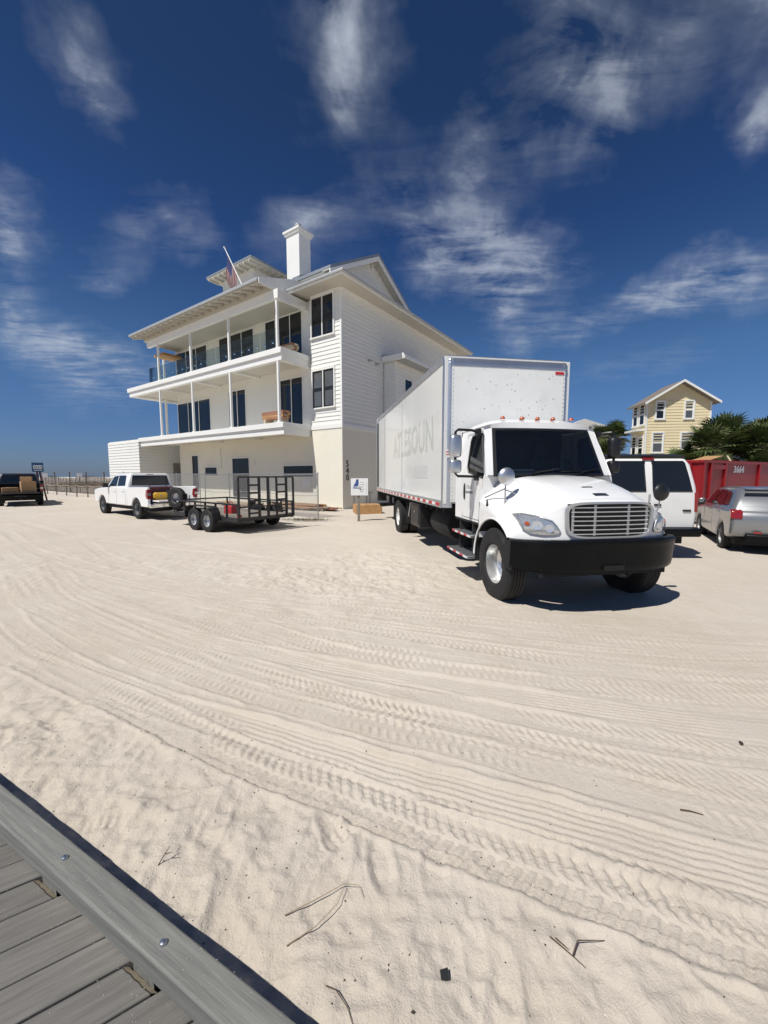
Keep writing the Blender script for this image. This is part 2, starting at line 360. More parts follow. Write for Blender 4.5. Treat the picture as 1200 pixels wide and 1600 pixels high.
def ground_height(x, y):
    r = np.hypot(x, y)
    fade = 1-sstep(9, 26, r)
    h = .05*vnoise(x, y, 3.1, 1)+.03*vnoise(x, y, 1.1, 2)
    rid = lambda c, s: (.25-np.abs(vnoise(x, y, c, s)))
    lump = .030*vnoise(x, y, .55, 3)+.026*rid(.30, 4)+.020*vnoise(x, y, .13, 5)+.012*rid(.085, 7)+.010*vnoise(x, y, .045, 6)
    # trodden strip between the boardwalk and the wheel tracks, loose patch beside the lorry
    d = (x*.4593+y*.8883)-.752                                          # distance from the boardwalk edge
    trod = (1-sstep(.45, 1.15, d+.5*vnoise(x, y, .7, 9)))*1.0
    loose = np.exp(-((x+.55)/1.9)**2-((y-6.9)/1.8)**2)*2.6
    loose2 = np.exp(-((x+6)/2.5)**2-((y-7.5)/1.4)**2)*1.3
    rough = np.clip(.20+trod*1.1+loose+loose2+.25*vnoise(x, y, 2.2, 12), .08, 2.4)
    h = h+lump*rough*fade
    # footprints in the trodden strip
    g = np.random.default_rng(5)
    for k in range(46):
        t = g.uniform(-3.6, 3.2); q = g.uniform(.06, 1.0); cx, cy = .4593*(.752+q)+.8883*t, .8883*(.752+q)-.4593*t; a = g.uniform(0, 6.28)
        m = np.abs(x-cx)+np.abs(y-cy) < .45
        if not m.any(): continue
        dx, dy = x[m]-cx, y[m]-cy; p, s = dx*math.cos(a)+dy*math.sin(a), -dx*math.sin(a)+dy*math.cos(a)
        e = np.sqrt((p/.135)**2+(s/.055)**2)
        h[m] += -.011*g.uniform(.4, 1.2)*(1-sstep(.55, 1.05, e))+.005*np.exp(-((e-1.25)/.22)**2)+(.003*np.sin(p*150)*(e < .9) if k % 3 == 0 else 0)
    # wheel tracks
    for k, (pts, w, kind, dep) in enumerate(TRACKS):
        px, py = np.array([p[0] for p in pts]), np.array([p[1] for p in pts])
        xs = np.linspace(px[0], px[-1], 400); ys = np.interp(xs, px, py)
        for _ in range(2): ys = np.convolve(np.pad(ys, 12, 'edge'), np.ones(25)/25, 'valid')
        sl = np.gradient(ys, xs); ss = np.concatenate([[0], np.cumsum(np.hypot(np.diff(xs), np.diff(ys)))])
        for side in (0,):
            m = (x > px[0]) & (x < px[-1])
            yy = np.interp(x, xs, ys); m &= np.abs(y-yy) < .8
            if not m.any(): continue
            xm, ym = x[m], y[m]; sm = np.interp(xm, xs, sl); cs = 1/np.sqrt(1+sm*sm)
            wob = .03*vnoise(xm, ym, 1.3, 40+k)+.014*vnoise(xm, ym, .12, 150+k)
            dd = (ym-yy[m])*cs+wob; s = np.interp(xm, xs, ss)+(ym-yy[m])*sm*cs
            hw = w/2
            inside = 1-sstep(hw*.86, hw*1.02, np.abs(dd)); berm = np.exp(-((np.abs(dd)-hw*1.14)/(.018))**2)*(.8+1.2*vnoise(xm, ym, .17, 60+k))
            if kind == 'rib': pat = .0036*np.sign(np.sin(dd/w*6.28*6))*np.minimum(1, np.abs(np.sin(dd/w*6.28*6))*2)
            elif kind == 'chev':
                s = s+.045*vnoise(xm, ym, .4, 110+k)+.012*vnoise(xm, ym, .09, 130+k); ph = s/.066+np.abs(dd)/w*2.0; tri = np.abs((ph % 1)-.5)*2
                pat = .0078*(sstep(.38, .56, tri)-.5)*(np.abs(dd) > .012)+.003*np.sign(np.sin(dd/w*6.28*2))
            else:
                s = s+.02*vnoise(xm, ym, .45, 110+k); ph = s/.07+.42*np.abs(((dd/w*2.0+8) % 1)-.5)*2; tri = np.abs((ph % 1)-.5)*2
                pat = .0080*(sstep(.45, .60, tri)-.5)
            worn = np.clip(.72+1.7*vnoise(xm, ym, .7, 70+k)+.9*vnoise(xm, ym, .22, 90+k), .05, 1)
            ends = sstep(px[0], px[0]+2.5, xm)*(1-sstep(px[-1]-1.2, px[-1], xm))
            far = 1-sstep(13, 20, np.hypot(xm, ym))
            h[m] = h[m]*(1-.55*inside*ends*min(1, dep/.012))+ends*(-dep*.5*inside+dep*.6*berm+pat*inside*worn*far)
    for wx, wy in ((1.6, 5.60), (3.74, 5.95), (.55, 12.2), (2.7, 12.55)):            # sand the tyres have settled into
        h = h+.05*np.exp(-((x-wx)**2+(y-wy)**2)/.42)
    # slight rise towards the dune on the far left and under the boardwalk hollow
    h = h+.9*sstep(24, 60, y)*sstep(0, 25, -x)+.25*sstep(14, 40, np.hypot(x+20, y-40)*0+y)*0
    h = np.where(d < -.02, np.minimum(h, -.03)-.05*sstep(-.02, -.25, d), h)
    return h
def make_ground():
    a = .0035; half = R(64)
    fine = np.arange(-half, half, a)
    coarse = np.linspace(half, 2*math.pi-half, 60)
    th = np.concatenate([fine, coarse])
    rr = [.30]
    while rr[-1] < 60: rr.append(rr[-1]*(1+a*(1.0 if rr[-1] < 14 else 3)))
    while rr[-1] < 4500: rr.append(rr[-1]*1.25)
    rr = np.array(rr); n, k = len(th), len(rr)
    T, Q = np.meshgrid(th, rr); x = (Q*np.sin(T)).ravel(); y = (Q*np.cos(T)).ravel()
    z = ground_height(x, y)
    v = np.column_stack([x, y, z]); v = np.vstack([v, [[0, 0, -.08]]])
    i, j = np.meshgrid(np.arange(n), np.arange(k-1)); i2 = (i+1) % n
    q = np.column_stack([(j*n+i).ravel(), (j*n+i2).ravel(), ((j+1)*n+i2).ravel(), ((j+1)*n+i).ravel()])[:, ::-1]
    me = bpy.data.meshes.new('sand_ground'); me.vertices.add(len(v)); me.vertices.foreach_set('co', v.ravel())
    tri = np.array([[len(v)-1, (t+1) % n, t] for t in range(n)])
    nl = q.size+tri.size; me.loops.add(nl); me.loops.foreach_set('vertex_index', np.concatenate([q.ravel(), tri.ravel()]).astype(np.int32))
    me.polygons.add(len(q)+len(tri))
    me.polygons.foreach_set('loop_start', np.concatenate([np.arange(len(q))*4, len(q)*4+np.arange(len(tri))*3]).astype(np.int32))
    me.polygons.foreach_set('use_smooth', np.ones(len(q)+len(tri), dtype=bool))
    me.update(calc_edges=True); me.validate()
    m = bpy.data.materials.new('sand'); m.use_nodes = True; Tn = NT(m.node_tree); p = Tn.n['Principled BSDF']
    p.inputs['Roughness'].default_value = .95; p.inputs['Specular IOR Level'].default_value = .15
    tc = Tn.node('ShaderNodeTexCoord').outputs['Object']
    big = Tn.noise(tc, .35, 5, .6, .3); mid = Tn.noise(tc, 2.6, 6, .65); fin = Tn.noise(tc, 160, 3, .7)
    c = Tn.mix(Tn.ramp(big, [(.3, 0.0), (.7, 1.0)]), (.540, .478, .402), (.605, .550, .480))
    c = Tn.mix(Tn.math('MULTIPLY', Tn.ramp(mid, [(.45, 0.0), (.75, 1.0)]), .55), c, (.51, .445, .36))
    c = Tn.mix(Tn.math('MULTIPLY', Tn.ramp(fin, [(.3, 1.0), (.5, 0.0)]), .28), c, (.33, .28, .22))
    vo = Tn.node('ShaderNodeTexVoronoi'); vo.inputs['Scale'].default_value = 26; Tn.l.new(tc, vo.inputs['Vector'])
    patch = Tn.ramp(Tn.noise(tc, 3.2, 4), [(.5, 0.0), (.68, 1.0)])
    sh = Tn.math('MULTIPLY', Tn.math('LESS_THAN', vo.outputs['Distance'], .055), patch)
    c = Tn.mix(Tn.math('MULTIPLY', sh, .8), c, (.74, .70, .64))
    v2 = Tn.node('ShaderNodeTexVoronoi'); v2.inputs['Scale'].default_value = 13; Tn.l.new(Tn.vmath('ADD', tc, (3.3, 1.7, 0)), v2.inputs['Vector'])
    dk = Tn.math('MULTIPLY', Tn.math('LESS_THAN', v2.outputs['Distance'], .045), Tn.ramp(Tn.noise(tc, 2.1, 4), [(.48, 0.0), (.62, 1.0)]))
    c = Tn.mix(Tn.math('MULTIPLY', dk, .75), c, (.12, .09, .06))
    Tn.l.new(c, p.inputs['Base Color'])
    b = Tn.node('ShaderNodeBump'); b.inputs['Strength'].default_value = .8; b.inputs['Distance'].default_value = .011
    hh = Tn.math('ADD', Tn.math('MULTIPLY', fin, .35), Tn.math('ADD', Tn.math('MULTIPLY', Tn.noise(tc, 48, 5, .7), .9), Tn.math('MULTIPLY', Tn.noise(tc, 14, 4, .6), .8)))
    Tn.l.new(hh, b.inputs['Height']); Tn.l.new(b.outputs[0], p.inputs['Normal'])
    me.materials.append(m)
    o = bpy.data.objects.new('sand_ground', me); COL.objects.link(o); tag(o, kind='structure'); return o
make_ground()
def gz(x, y): return float(ground_height(np.array([float(x)]), np.array([float(y)]))[0])
mat('sea_water', (.05, .10, .13), .12, bump=.5, bscale=.4)
sea = MB(); sea.add([(-2500, 170, .95), (-75, 170, .95), (-75, 4000, .95), (-2500, 4000, .95)], [(0, 1, 2, 3)])
tag(sea.build('sea', 'sea_water'), kind='structure')

# ================================================================ boardwalk
def make_boardwalk():
    t, n = Vector((.8883, -.4593, 0)), Vector((.4593, .8883, 0))     # along the edge, outwards to the sand
    ang = math.atan2(t.y, t.x)
    root = bpy.data.objects.new('boardwalk', None); COL.objects.link(root); tag(root, kind='structure')
    EDGE = .752                                                      # outer face of the curb: n.p = EDGE
    root.location = tuple(n*EDGE); root.rotation_euler = (0, 0, ang)  # local x along the edge, y outwards
    # deck boards run at 58 degrees to the edge; each is its own object (local y = length)
    pd = Vector((.85, .527, 0)).normalized(); pl = Vector((pd.dot(t), pd.dot(n), 0)); pn = Vector((pl.y, -pl.x, 0))
    sp = .155; pitch = sp*abs(pn.x)
    pm = {}
    def plank_mesh(end):
        if end not in pm:
            w = .1275/2; L = 2.6; y1 = -.050-end
            # cut ends follow the curb line: parallel to local x
            def pt(side, y): return (pn.x*side+pl.x*(y-pn.y*side)/pl.y, y)
            poly = [pt(-w, -L), pt(w, -L), pt(w, y1), pt(-w, y1)]
            b = MB()
            if end:      # short board: splintered, worn end with bare wood showing
                m = 7; edge = [pt(w-2*w*i/m, y1-.012+random.uniform(-.003, .002)) for i in range(m+1)]
                b.prism(poly[:2]+edge, 'Z', .115, .153)
                b.add([(p[0], p[1], .1527) for p in edge]+[(p[0]+.006, p[1]+.019, .135) for p in edge]+[(p[0]+.006, p[1]+.019, .115) for p in edge],
                      [(i, i+1, m+2+i, m+1+i) for i in range(m)]+[(m+1+i, m+2+i, 2*m+3+i, 2*m+2+i) for i in range(m)], 1)
            else: b.prism(poly, 'Z', .115, .153)
            me = b.mesh('plank', ['deck_wood', 'fresh_cut'], True)
            # turn so that the grain axis (local y) is the board's length
            A = math.atan2(-pl.x, pl.y); me.transform(Matrix.Rotation(-A, 4, 'Z'))
            pm[end] = (me, A)
        return pm[end]
    for k in range(-28, 20, 4):
        xx = (k+.474)*sp-.042; b = MB(); b.box(xx-.075, xx+.035, -.098, -.052, .06, .1615); b.build('spacer_block', 'curb_wood', root)
    for k in range(-30, 20):
        end = .052 if k % 4 == 0 else 0
        me, A = plank_mesh(end)
        o = bpy.data.objects.new('plank', me); COL.objects.link(o); o.parent = root
        o.location = ((k+.474)*sp, 0, random.uniform(-.0025, .0025)); o.rotation_euler = (random.uniform(-.001, .001), 0, A)
        bv = o.modifiers.new('bevel', 'BEVEL'); bv.width = .004; bv.segments = 2; bv.limit_method = 'ANGLE'
    # curb beam in three lengths, standing on blocks, with bolts
    CW, Z0, Z1 = .102, .162, .247
    for (a, b_) in ((-5.6, -3.42), (-3.414, 1.2), (1.206, 3.4)):
        b = MB(); b.box(-CW/2, CW/2, a, b_, Z0, Z1); me_o = b.build('curb_beam', 'curb_wood', root, bevel=.008)
        me_o.rotation_euler = (0, 0, -math.pi/2); me_o.location = (0, -CW/2, 0)
        for xx in [-4.4, -3.76, -3.12, -2.46, -1.814, -1.182, -.55, .1, .72, 1.36]:
            if a+.05 < xx < b_-.05:
                c = MB(); c.lathe([(.013, 0), (.013, .005), (.0105, .010), (.005, .0125)], 16, 'Z', (.004, xx, Z1-.001)); c.build('bolt', 'bolt', me_o, True)
    b = MB(); b.box(-5.6, 3.4, -.046, -.006, -.12, .1625); b.build('edge_joist', 'grey_wood', root)
    for yy in (-1.0, -2.0):
        b = MB(); b.box(-5.6, 3.4, yy-.04, yy, -.12, .113); b.build('joist', 'grey_wood', root)
    return root
make_boardwalk()
# ================================================================ openings (windows, doors) on a wall
def opening(parent, P, U, N, w, h, cols=1, rows=1, name='window', casing=.11, proud=.06, pane='pane_dark', frame='frame_black', case='trim_white', sash=.055, label=None):
    """P lower-left corner seen from outside, U along the wall, N outward; casing is the part, sash frames and panes its sub-parts"""
    P, U, N = Vector(P), Vector(U), Vector(N); Z = Vector((0, 0, 1))
    def bx(m, u0, u1, z0, z1, n0, n1):
        vs = [P+U*u+Z*z+N*n for z in (z0, z1) for n in (n0, n1) for u in (u0, u1)]
        m.add(vs, [(0, 1, 3, 2), (4, 6, 7, 5), (0, 4, 5, 1), (2, 3, 7, 6), (0, 2, 6, 4), (1, 5, 7, 3)])
    m = MB()
    if casing > 0:
        bx(m, -casing, 0, -casing*.6, h+casing, -.02, proud); bx(m, w, w+casing, -casing*.6, h+casing, -.02, proud)
        bx(m, 0, w, h, h+casing*1.1, -.02, proud+.004); bx(m, -casing-.03, w+casing+.03, -casing*.9, 0, -.02, proud+.035)
        for c in range(1, cols): bx(m, w*c/cols-.028, w*c/cols+.028, 0, h, -.02, proud-.004)
    else: bx(m, -.03, w+.03, h, h+.04, -.02, proud); bx(m, -.03, w+.03, -.04, 0, -.02, proud)
    o = m.build(name, case, parent, label=label)
    f = MB(); gaps = []
    for c in range(cols):
        u0, u1 = w*c/cols+(.028 if c and casing > 0 else 0), w*(c+1)/cols-(.028 if c < cols-1 and casing > 0 else 0)
        for r in range(rows):
            z0, z1 = h*r/rows, h*(r+1)/rows; d = .028 if r % 2 == 0 else .012
            bx(f, u0, u0+sash, z0, z1, -.02, d); bx(f, u1-sash, u1, z0, z1, -.02, d)
            bx(f, u0+sash, u1-sash, z0, z0+sash, -.02, d); bx(f, u0+sash, u1-sash, z1-sash, z1, -.02, d)
            gaps.append((u0+sash, u1-sash, z0+sash, z1-sash, max(.005, d-.016)))
    f.build('sash_frame', frame, o)
    for g in gaps:
        q = MB(); bx(q, g[0], g[1], g[2], g[3], -.018, g[4]); q.build('pane', pane if isinstance(pane, str) else random.choice(pane), o)
    return o
def siding(P, U, N, L, z0, z1, lap=.21, off=.034):
    P, U, N = Vector(P), Vector(U), Vector(N); m = MB(); z = z0
    while z < z1-.01:
        t = min(z+lap, z1); a, b = P+N*off, P+N*.005
        v = [a+Vector((0, 0, z)), a+U*L+Vector((0, 0, z)), b+U*L+Vector((0, 0, t)), b+Vector((0, 0, t)), P+Vector((0, 0, z)), P+U*L+Vector((0, 0, z))]
        m.add(v, [(0, 1, 2, 3), (4, 5, 1, 0), (0, 3, 4), (1, 5, 2)]); z += lap
    return m
# ================================================================ the beach house  (local x: along the front to the right, y: into the house)
def make_house():
    H = thing('beach_house', 'large white three storey beach house with long balconies and a tall chimney', 'house', (-2.13, 20.4, 0), R(-35))
    X, Y, Zv = Vector((1, 0, 0)), Vector((0, 1, 0)), Vector((0, 0, 1)); NF, NR = -Y, X
    W0 = .15; XL = -16.2; D = 13.4
    b = MB(); b.box(XL, -2.15, W0, D, -.3, 4.19); b.box(-2.148, -.003, 0, D-.003, -.3, 4.2); b.build('ground_floor_wall', 'stucco', H)
    b = MB(); b.box(XL+.002, -2.16, W0+.004, D-.01, 4.2, 11.0); b.build('upper_wall', 'smooth_wall', H)
    b = MB(); b.box(-2.145, -.03, .03, D-.03, 4.21, 11.05); b.build('corner_wall', 'siding_white', H)
    b = siding((-2.15, .03, 0), X, NF, 2.12, 4.42, 11.05); b.build('front_siding', 'siding_white', H)
    b = siding((-.03, .03, 0), Y, NR, D-.06, 4.42, 11.05); b.build('side_siding', 'siding_white', H)
    b = siding((-3.0, W0+.0, 0), X, NF, .85, 4.46, 10.8, off=.02); b.build('porch_siding', 'siding_white', H)
    b = MB(); b.box(-2.17, .035, -.035, .02, 4.2, 4.42); b.box(-.02, .036, .021, D, 4.2, 4.42); b.build('belt_board', 'trim_white', H)
    b = MB(); b.box(-.1, .012, -.012, .035, 4.42, 11.04); b.box(-.03, .012, .036, .1, 4.42, 11.04); b.build('corner_board', 'trim_white', H)
    # windows on the projecting bay
    opening(H, (-2.02, .0, 8.95), X, NF, 1.5, 1.95, 2, 2, pane=['pane_dark'], casing=.075, sash=.085)
    opening(H, (-2.02, .0, 5.33), X, NF, 1.5, 1.9, 2, 2, pane=['pane_dark', 'pane_blind'], casing=.075, sash=.085)
    # third floor openings
    for x0, x1, z0, z1, c in ((-4.8, -2.95, 8.15, 10.6, 2), (-5.95, -5.1, 8.95, 10.6, 1), (-10.6, -7.1, 8.3, 10.55, 3), (-16.0, -12.1, 8.3, 10.5, 3)):
        opening(H, (x0, W0, z0), X, NF, x1-x0, z1-z0, c, 1, 'glazed_door' if c > 1 else 'window', casing=.055, proud=.045)
    for x0, x1, z0, z1, c in ((-4.75, -2.98, 4.5, 7.15, 2), (-9.75, -8.05, 4.75, 7.1, 2), (-16.1, -11.95, 4.55, 6.95, 3)):
        opening(H, (x0, W0, z0), X, NF, x1-x0, z1-z0, c, 1, 'glazed_door', casing=.055, proud=.045)
    # ground floor openings
    opening(H, (-14.5, W0, .55), X, NF, .78, 2.6, 1, 1, 'side_light', casing=.06, proud=.04)
    opening(H, (-12.85, W0, 1.75), X, NF, 1.4, .55, 1, 1, casing=.05, proud=.04)
    opening(H, (-9.65, W0, .35), X, NF, 1.75, 2.5, 1, 2, 'door', casing=.05, proud=.04)
    opening(H, (-4.65, W0, 1.68), X, NF, 2.42, .62, 1, 1, casing=.05, proud=.04)
    b = MB(); b.box(-3.1, -2.5, W0-.05, W0, 1.15, 1.55); b.build('meter_box', 'trim_white', H, bevel=.01)
    # balconies: each a deck with a two-step fascia
    for nm, zt, x0, x1, lap in (('upper_balcony', 8.1, -19.2, -2.25, True), ('lower_balcony', 4.45, -17.87, -2.2, False)):
        b = MB(); b.box(x0, x1, -1.97, W0-.002, zt-.27, zt)
        if lap: b.box(x0, XL-.002, W0-.002, 7, zt-.27, zt)
        o = b.build(nm, 'trim_white', H, bevel=.012)
        c = MB(); c.box(x0+.1, x1-.06, -1.87, -1.62, zt-.60, zt-.272); c.box(x1-.28, x1-.06, -1.618, W0, zt-.60, zt-.272)
        if lap: c.box(x0+.1, x0+.35, -1.618, 7, zt-.6, zt-.272)
        c.build('fascia_beam', 'trim_white', o, bevel=.008)
        c = MB(); c.box(x0+.36, x1-.3, -1.61, W0-.004, zt-.42, zt-.36)
        if lap: c.box(x0+.36, XL-.004, W0, 6.9, zt-.42, zt-.36)
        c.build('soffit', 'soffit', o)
        for i in range(int((x1-x0)/4.05)+1):
            xx = -2.65-4.03*i
            if xx > x0+.4: c = MB(); c.box(xx-.08, xx+.08, -1.608, W0-.006, zt-.56, zt-.425); c.build('cross_beam', 'trim_white', o)
    # columns
    for zt, zb in ((10.5, 8.1), (7.5, 4.45)):
        for xx in (-2.65, -6.7, -10.65, -14.68):
            b = MB(); b.box(xx-.06, xx+.06, -1.86, -1.74, zb, zt); b.box(xx-.09, xx+.09, -1.89, -1.71, zb, zb+.06); b.build('column', 'trim_white', H, bevel=.008)
        b = MB(); b.box(-18.0, -17.86, .1, .24, zb, zt); b.build('column', 'trim_white', H, bevel=.008)
    # glass balustrade
    for i in range(3):
        xa = -2.65-4.02*i-.1
        for k in range(3):
            u0 = xa-k*1.28; g = MB(); g.box(u0-1.24, u0-.03, -1.79, -1.776, 8.18, 9.12); o = g.build('glass_panel', 'rail_glass', H)
            for s in (.28, .95):
                c = MB(); c.box(u0-s-.05, u0-s+.05, -1.81, -1.76, 8.42, 8.50); c.build('clip', 'chrome', o, bevel=.01)
    for k in range(1):
        u0 = -14.8-k*1.4; g = MB(); g.box(u0-1.35, u0-.03, -1.79, -1.776, 8.18, 9.12); o = g.build('glass_panel', 'rail_glass', H)
        c = MB(); c.box(u0-.7, u0-.6, -1.81, -1.76, 8.42, 8.5); c.build('clip', 'chrome', o, bevel=.01)
    # porch beam, ceiling, roof with exposed rafter tails
    b = MB(); b.box(-16.0, -2.45, -1.9, -1.7, 10.48, 10.92); b.box(-2.66, -2.45, -1.698, W0, 10.48, 10.92); b.build('porch_beam', 'trim_white', H, bevel=.01)
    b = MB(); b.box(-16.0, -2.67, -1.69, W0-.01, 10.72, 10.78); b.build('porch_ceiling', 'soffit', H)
    b = MB(); b.prism([(-2.72, 11.10), (-2.72, 11.22), (1.2, 12.45), (1.2, 12.33)], 'X', -16.5, -2.9)
    pr = b.build('porch_roof', 'roof_metal', H)
    b = MB(); b.prism([(-2.70, 11.085), (1.2, 12.315), (1.2, 12.255), (-2.70, 11.025)], 'X', -16.48, -2.92); b.build('roof_boarding', 'soffit', pr)
    b = MB(); b.box(-16.52, -2.88, -2.80, -2.724, 11.06, 11.2); b.build('gutter', 'gutter', pr, bevel=.02)
    b = MB(); b.prism([(-2.7, 10.98), (-2.7, 11.24), (1.0, 12.44), (1.0, 11.3), (-1.6, 10.95)], 'X', -2.88, -2.83); b.build('rake_board', 'trim_white', pr)
    b = MB(); b.box(-16.4, -2.9, -1.88, -1.74, 10.93, 11.30); b.build('blocking', 'soffit', pr)
    for i in range(21):
        xx = -16.3+i*.665; c = MB(); c.prism([(-2.66, 11.02), (-1.885, 11.26), (-1.885, 11.10), (-2.66, 10.9)], 'X', xx-.035, xx+.035); c.build('rafter_tail', 'soffit', pr)
    b = MB(); b.bar((-2.55, -1.75, 10.45), (-2.35, -.15, 10.55), .1, .12); b.build('knee_brace', 'trim_white', H)
    # hipped skirt roof over the bay and the right side
    e = .95; zc = 11.1; inn = 3.2; rise = 1.3
    o0 = [(-9, -e+.0), (.9, -e), (.9, D+.9), (-9, D+.9)]; o1 = [(-9+inn, -e+inn), (.9-inn, -e+inn), (.9-inn, D+.9-inn), (-9+inn, D+.9-inn)]
    b = MB(); b.loft([[(x, y, zc+.12) for x, y in o0], [(x, y, zc+.12+rise) for x, y in o1]]); sk = b.build('hip_roof', 'roof_metal', H)
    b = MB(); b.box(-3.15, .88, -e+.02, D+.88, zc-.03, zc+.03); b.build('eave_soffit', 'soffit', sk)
    b = MB(); b.box(-3.15, .93, -e-.03, -e+.018, zc-.06, zc+.15); b.box(.882, .93, -e+.02, D+.93, zc-.06, zc+.15); b.build('fascia', 'trim_white', sk)
    b = MB(); b.box(-3.15, 1.04, -e-.13, -e-.032, zc+.02, zc+.14); b.box(.932, 1.04, -e-.03, D+.95, zc+.02, zc+.14); b.build('gutter', 'gutter', sk, bevel=.025)
    b = MB(); b.box(-2.1, -.03, -.06, .025, 10.98, 11.065); b.box(-.02, .06, .0, D, 10.9, 11.066); b.build('frieze_board', 'trim_white', H)
    # upper gable roof with its ridge along the front
    yr, zr, sl = 3.85, 14.42, .56; w = 4.1
    for s, nm in ((-1, 'front'), (1, 'rear')):
        b = MB(); b.prism([(yr, zr), (yr+s*w, zr-sl*w), (yr+s*w, zr-sl*w-.16), (yr, zr-.16)], 'X', -8.8, -.45); g = b.build('gable_roof', 'roof_metal', H)
        b = MB(); b.prism([(yr, zr-.165), (yr+s*w, zr-sl*w-.165), (yr+s*w, zr-sl*w-.42), (yr, zr-.42)], 'X', -.52, -.46); b.build('rake_board', 'trim_white', g)
        b = MB(); b.prism([(yr, zr-.165), (yr+s*w, zr-sl*w-.165), (yr+s*w, zr-sl*w-.21), (yr, zr-.21)], 'X', -.995, -.525); b.build('rake_soffit', 'soffit', g)
        for k in range(7):
            xx = -8.4+k*1.15; c = MB(); c.bar((xx, yr+s*.1, zr-sl*.1+.02), (xx, yr+s*w*.98, zr-sl*w*.98+.02), .03, .05); c.build('standing_seam', 'roof_metal', g)
    b = MB(); b.prism([(yr, zr-.2), (yr-w, zr-sl*w-.2), (yr+w, zr-sl*w-.2)], 'X', -8.7, -1.03); gw = b.build('gable_wall', 'siding_white', H)
    z = zr-sl*w-.2; m = MB()
    while z < zr-.35:
        hw = (zr-.2-z)/sl; m.add([(-1.005, yr-hw, z), (-1.005, yr+hw, z), (-1.025, yr+hw-.37, z+.21), (-1.025, yr-hw+.37, z+.21), (-1.03, yr-hw, z), (-1.03, yr+hw, z)], [(0, 1, 2, 3), (4, 5, 1, 0)]); z += .21
    m.build('gable_siding', 'siding_white', gw)
    b = MB(); b.box(-1.0, -.92, yr-.05, yr+.05, zr-.75, zr-.4); b.build('ridge_bracket', 'trim_white', gw)
    # roof monitor with its own low hipped roof
    cx0, cx1, cy0, cy1, cz = -12.4, -7.6, .5, 4.6, 14.86
    b = MB(); b.box(cx0+.75, cx1-.75, cy0+.75, cy1-.75, 12.2, cz+.02); b.build('monitor_wall', 'smooth_wall', H)
    o0 = [(cx0, cy0), (cx1, cy0), (cx1, cy1), (cx0, cy1)]
    b = MB(); b.loft([[(x, y, cz+.1) for x, y in o0], [(x, y, cz+.2) for x, y in o0], [(x*.35+(cx0+cx1)/2*.65, y*.1+(cy0+cy1)/2*.9, cz+.85) for x, y in o0]]); mr = b.build('monitor_roof', 'roof_metal', H)
    b = MB(); b.box(cx0+.03, cx1-.03, cy0+.03, cy1-.03, cz+.03, cz+.099); b.build('soffit', 'soffit', mr)
    for i in range(9):
        xx = cx0+.25+i*(cx1-cx0-.5)/8; c = MB(); c.box(xx-.035, xx+.035, cy0+.04, cy0+.745, cz-.1, cz+.028); c.build('rafter_tail', 'soffit', mr)
    for i in range(6):
        yy = cy0+.9+i*.45; c = MB(); c.box(cx1-.745, cx1-.04, yy-.035, yy+.035, cz-.1, cz+.028); c.build('rafter_tail', 'soffit', mr)
    b = MB(); b.box(cx0+.8, cx1-.8, cy0+.70, cy0+.748, 13.9, 14.0); b.build('trim_band', 'trim_white', H)
    # chimney
    b = MB(); b.box(-6.1, -5.0, 2.0, 2.95, 12.0, 16.25); ch = b.build('chimney', 'trim_white', H, bevel=.01)
    b = MB(); b.box(-6.18, -4.92, 1.92, 3.03, 16.252, 16.38); b.box(-6.25, -4.85, 1.85, 3.10, 16.382, 16.50); b.loft([[(-6.2, 1.9, 16.502), (-4.9, 1.9, 16.502), (-4.9, 3.05, 16.502), (-6.2, 3.05, 16.502)], [(-5.85, 2.2, 16.72), (-5.25, 2.2, 16.72), (-5.25, 2.75, 16.72), (-5.85, 2.75, 16.72)]]); b.build('chimney_cap', 'trim_white', ch)
    b = MB(); b.lathe([(.16, 0), (.16, .2), (.2, .2), (.2, .28), (.0, .3)], 14, 'Z', (-5.55, 2.47, 16.72)); b.build('flue', 'gutter', ch, True)
    b = MB(); b.prism([(1.4, 13.1), (3.6, 14.3), (3.6, 14.45), (1.4, 13.35)], 'X', -4.99, -4.4); b.build('cricket', 'roof_metal', ch)
    # bay with a canopy on the right side
    b = MB(); b.box(.03, .75, 3.7, 7.6, 4.5, 8.25); by = b.build('side_bay', 'siding_white', H)
    siding((.03, 3.7, 0), X, NF, .72, 4.5, 8.25).build('bay_siding', 'siding_white', by)
    siding((.75, 3.7, 0), Y, NR, 3.9, 4.5, 8.25).build('bay_siding', 'siding_white', by)
    opening(H, (.772, 4.75, 6.25), Y, NR, .75, 1.15, 1, 1, casing=.09, proud=.04)
    b = MB(); b.prism([(.01, 8.62), (1.5, 8.36), (1.5, 8.26), (.01, 8.26)], 'Y', 3.55, 8.0); cn = b.build('canopy', 'roof_metal', H)
    b = MB(); b.box(1.502, 1.56, 3.5, 8.05, 8.22, 8.40); b.box(.01, 1.5, 3.46, 3.545, 8.2, 8.5); b.build('fascia', 'trim_white', cn)
    for yy, zz in ((2.25, 7.95), (2.9, 7.9)):
        b = MB(); b.box(0, .09, yy-.05, yy+.05, zz, zz+.16); b.lathe([(.035, 0), (.06, .12), (.05, .18)], 10, 'X', (.08, yy, zz+.04)); b.build('wall_light', 'gutter', H, True)
    # slatted utility block on the left
    b = MB(); b.box(-23.1, -17.95, -1.9, 6, -.3, 4.38); gb = b.build('slatted_block', 'smooth_wall', H)
    for i in range(20):
        z0 = .05+i*.215
        c = MB(); c.prism([(-1.905, z0), (-1.975, z0), (-1.955, z0+.19), (-1.905, z0+.19)], 'X', -23.2, -17.88); c.build('slat', 'siding_white', gb)
        c = MB(); c.prism([(-17.945, z0), (-17.875, z0), (-17.895, z0+.19), (-17.945, z0+.19)], 'Y', -1.90, 4.0); c.build('slat', 'siding_white', gb)
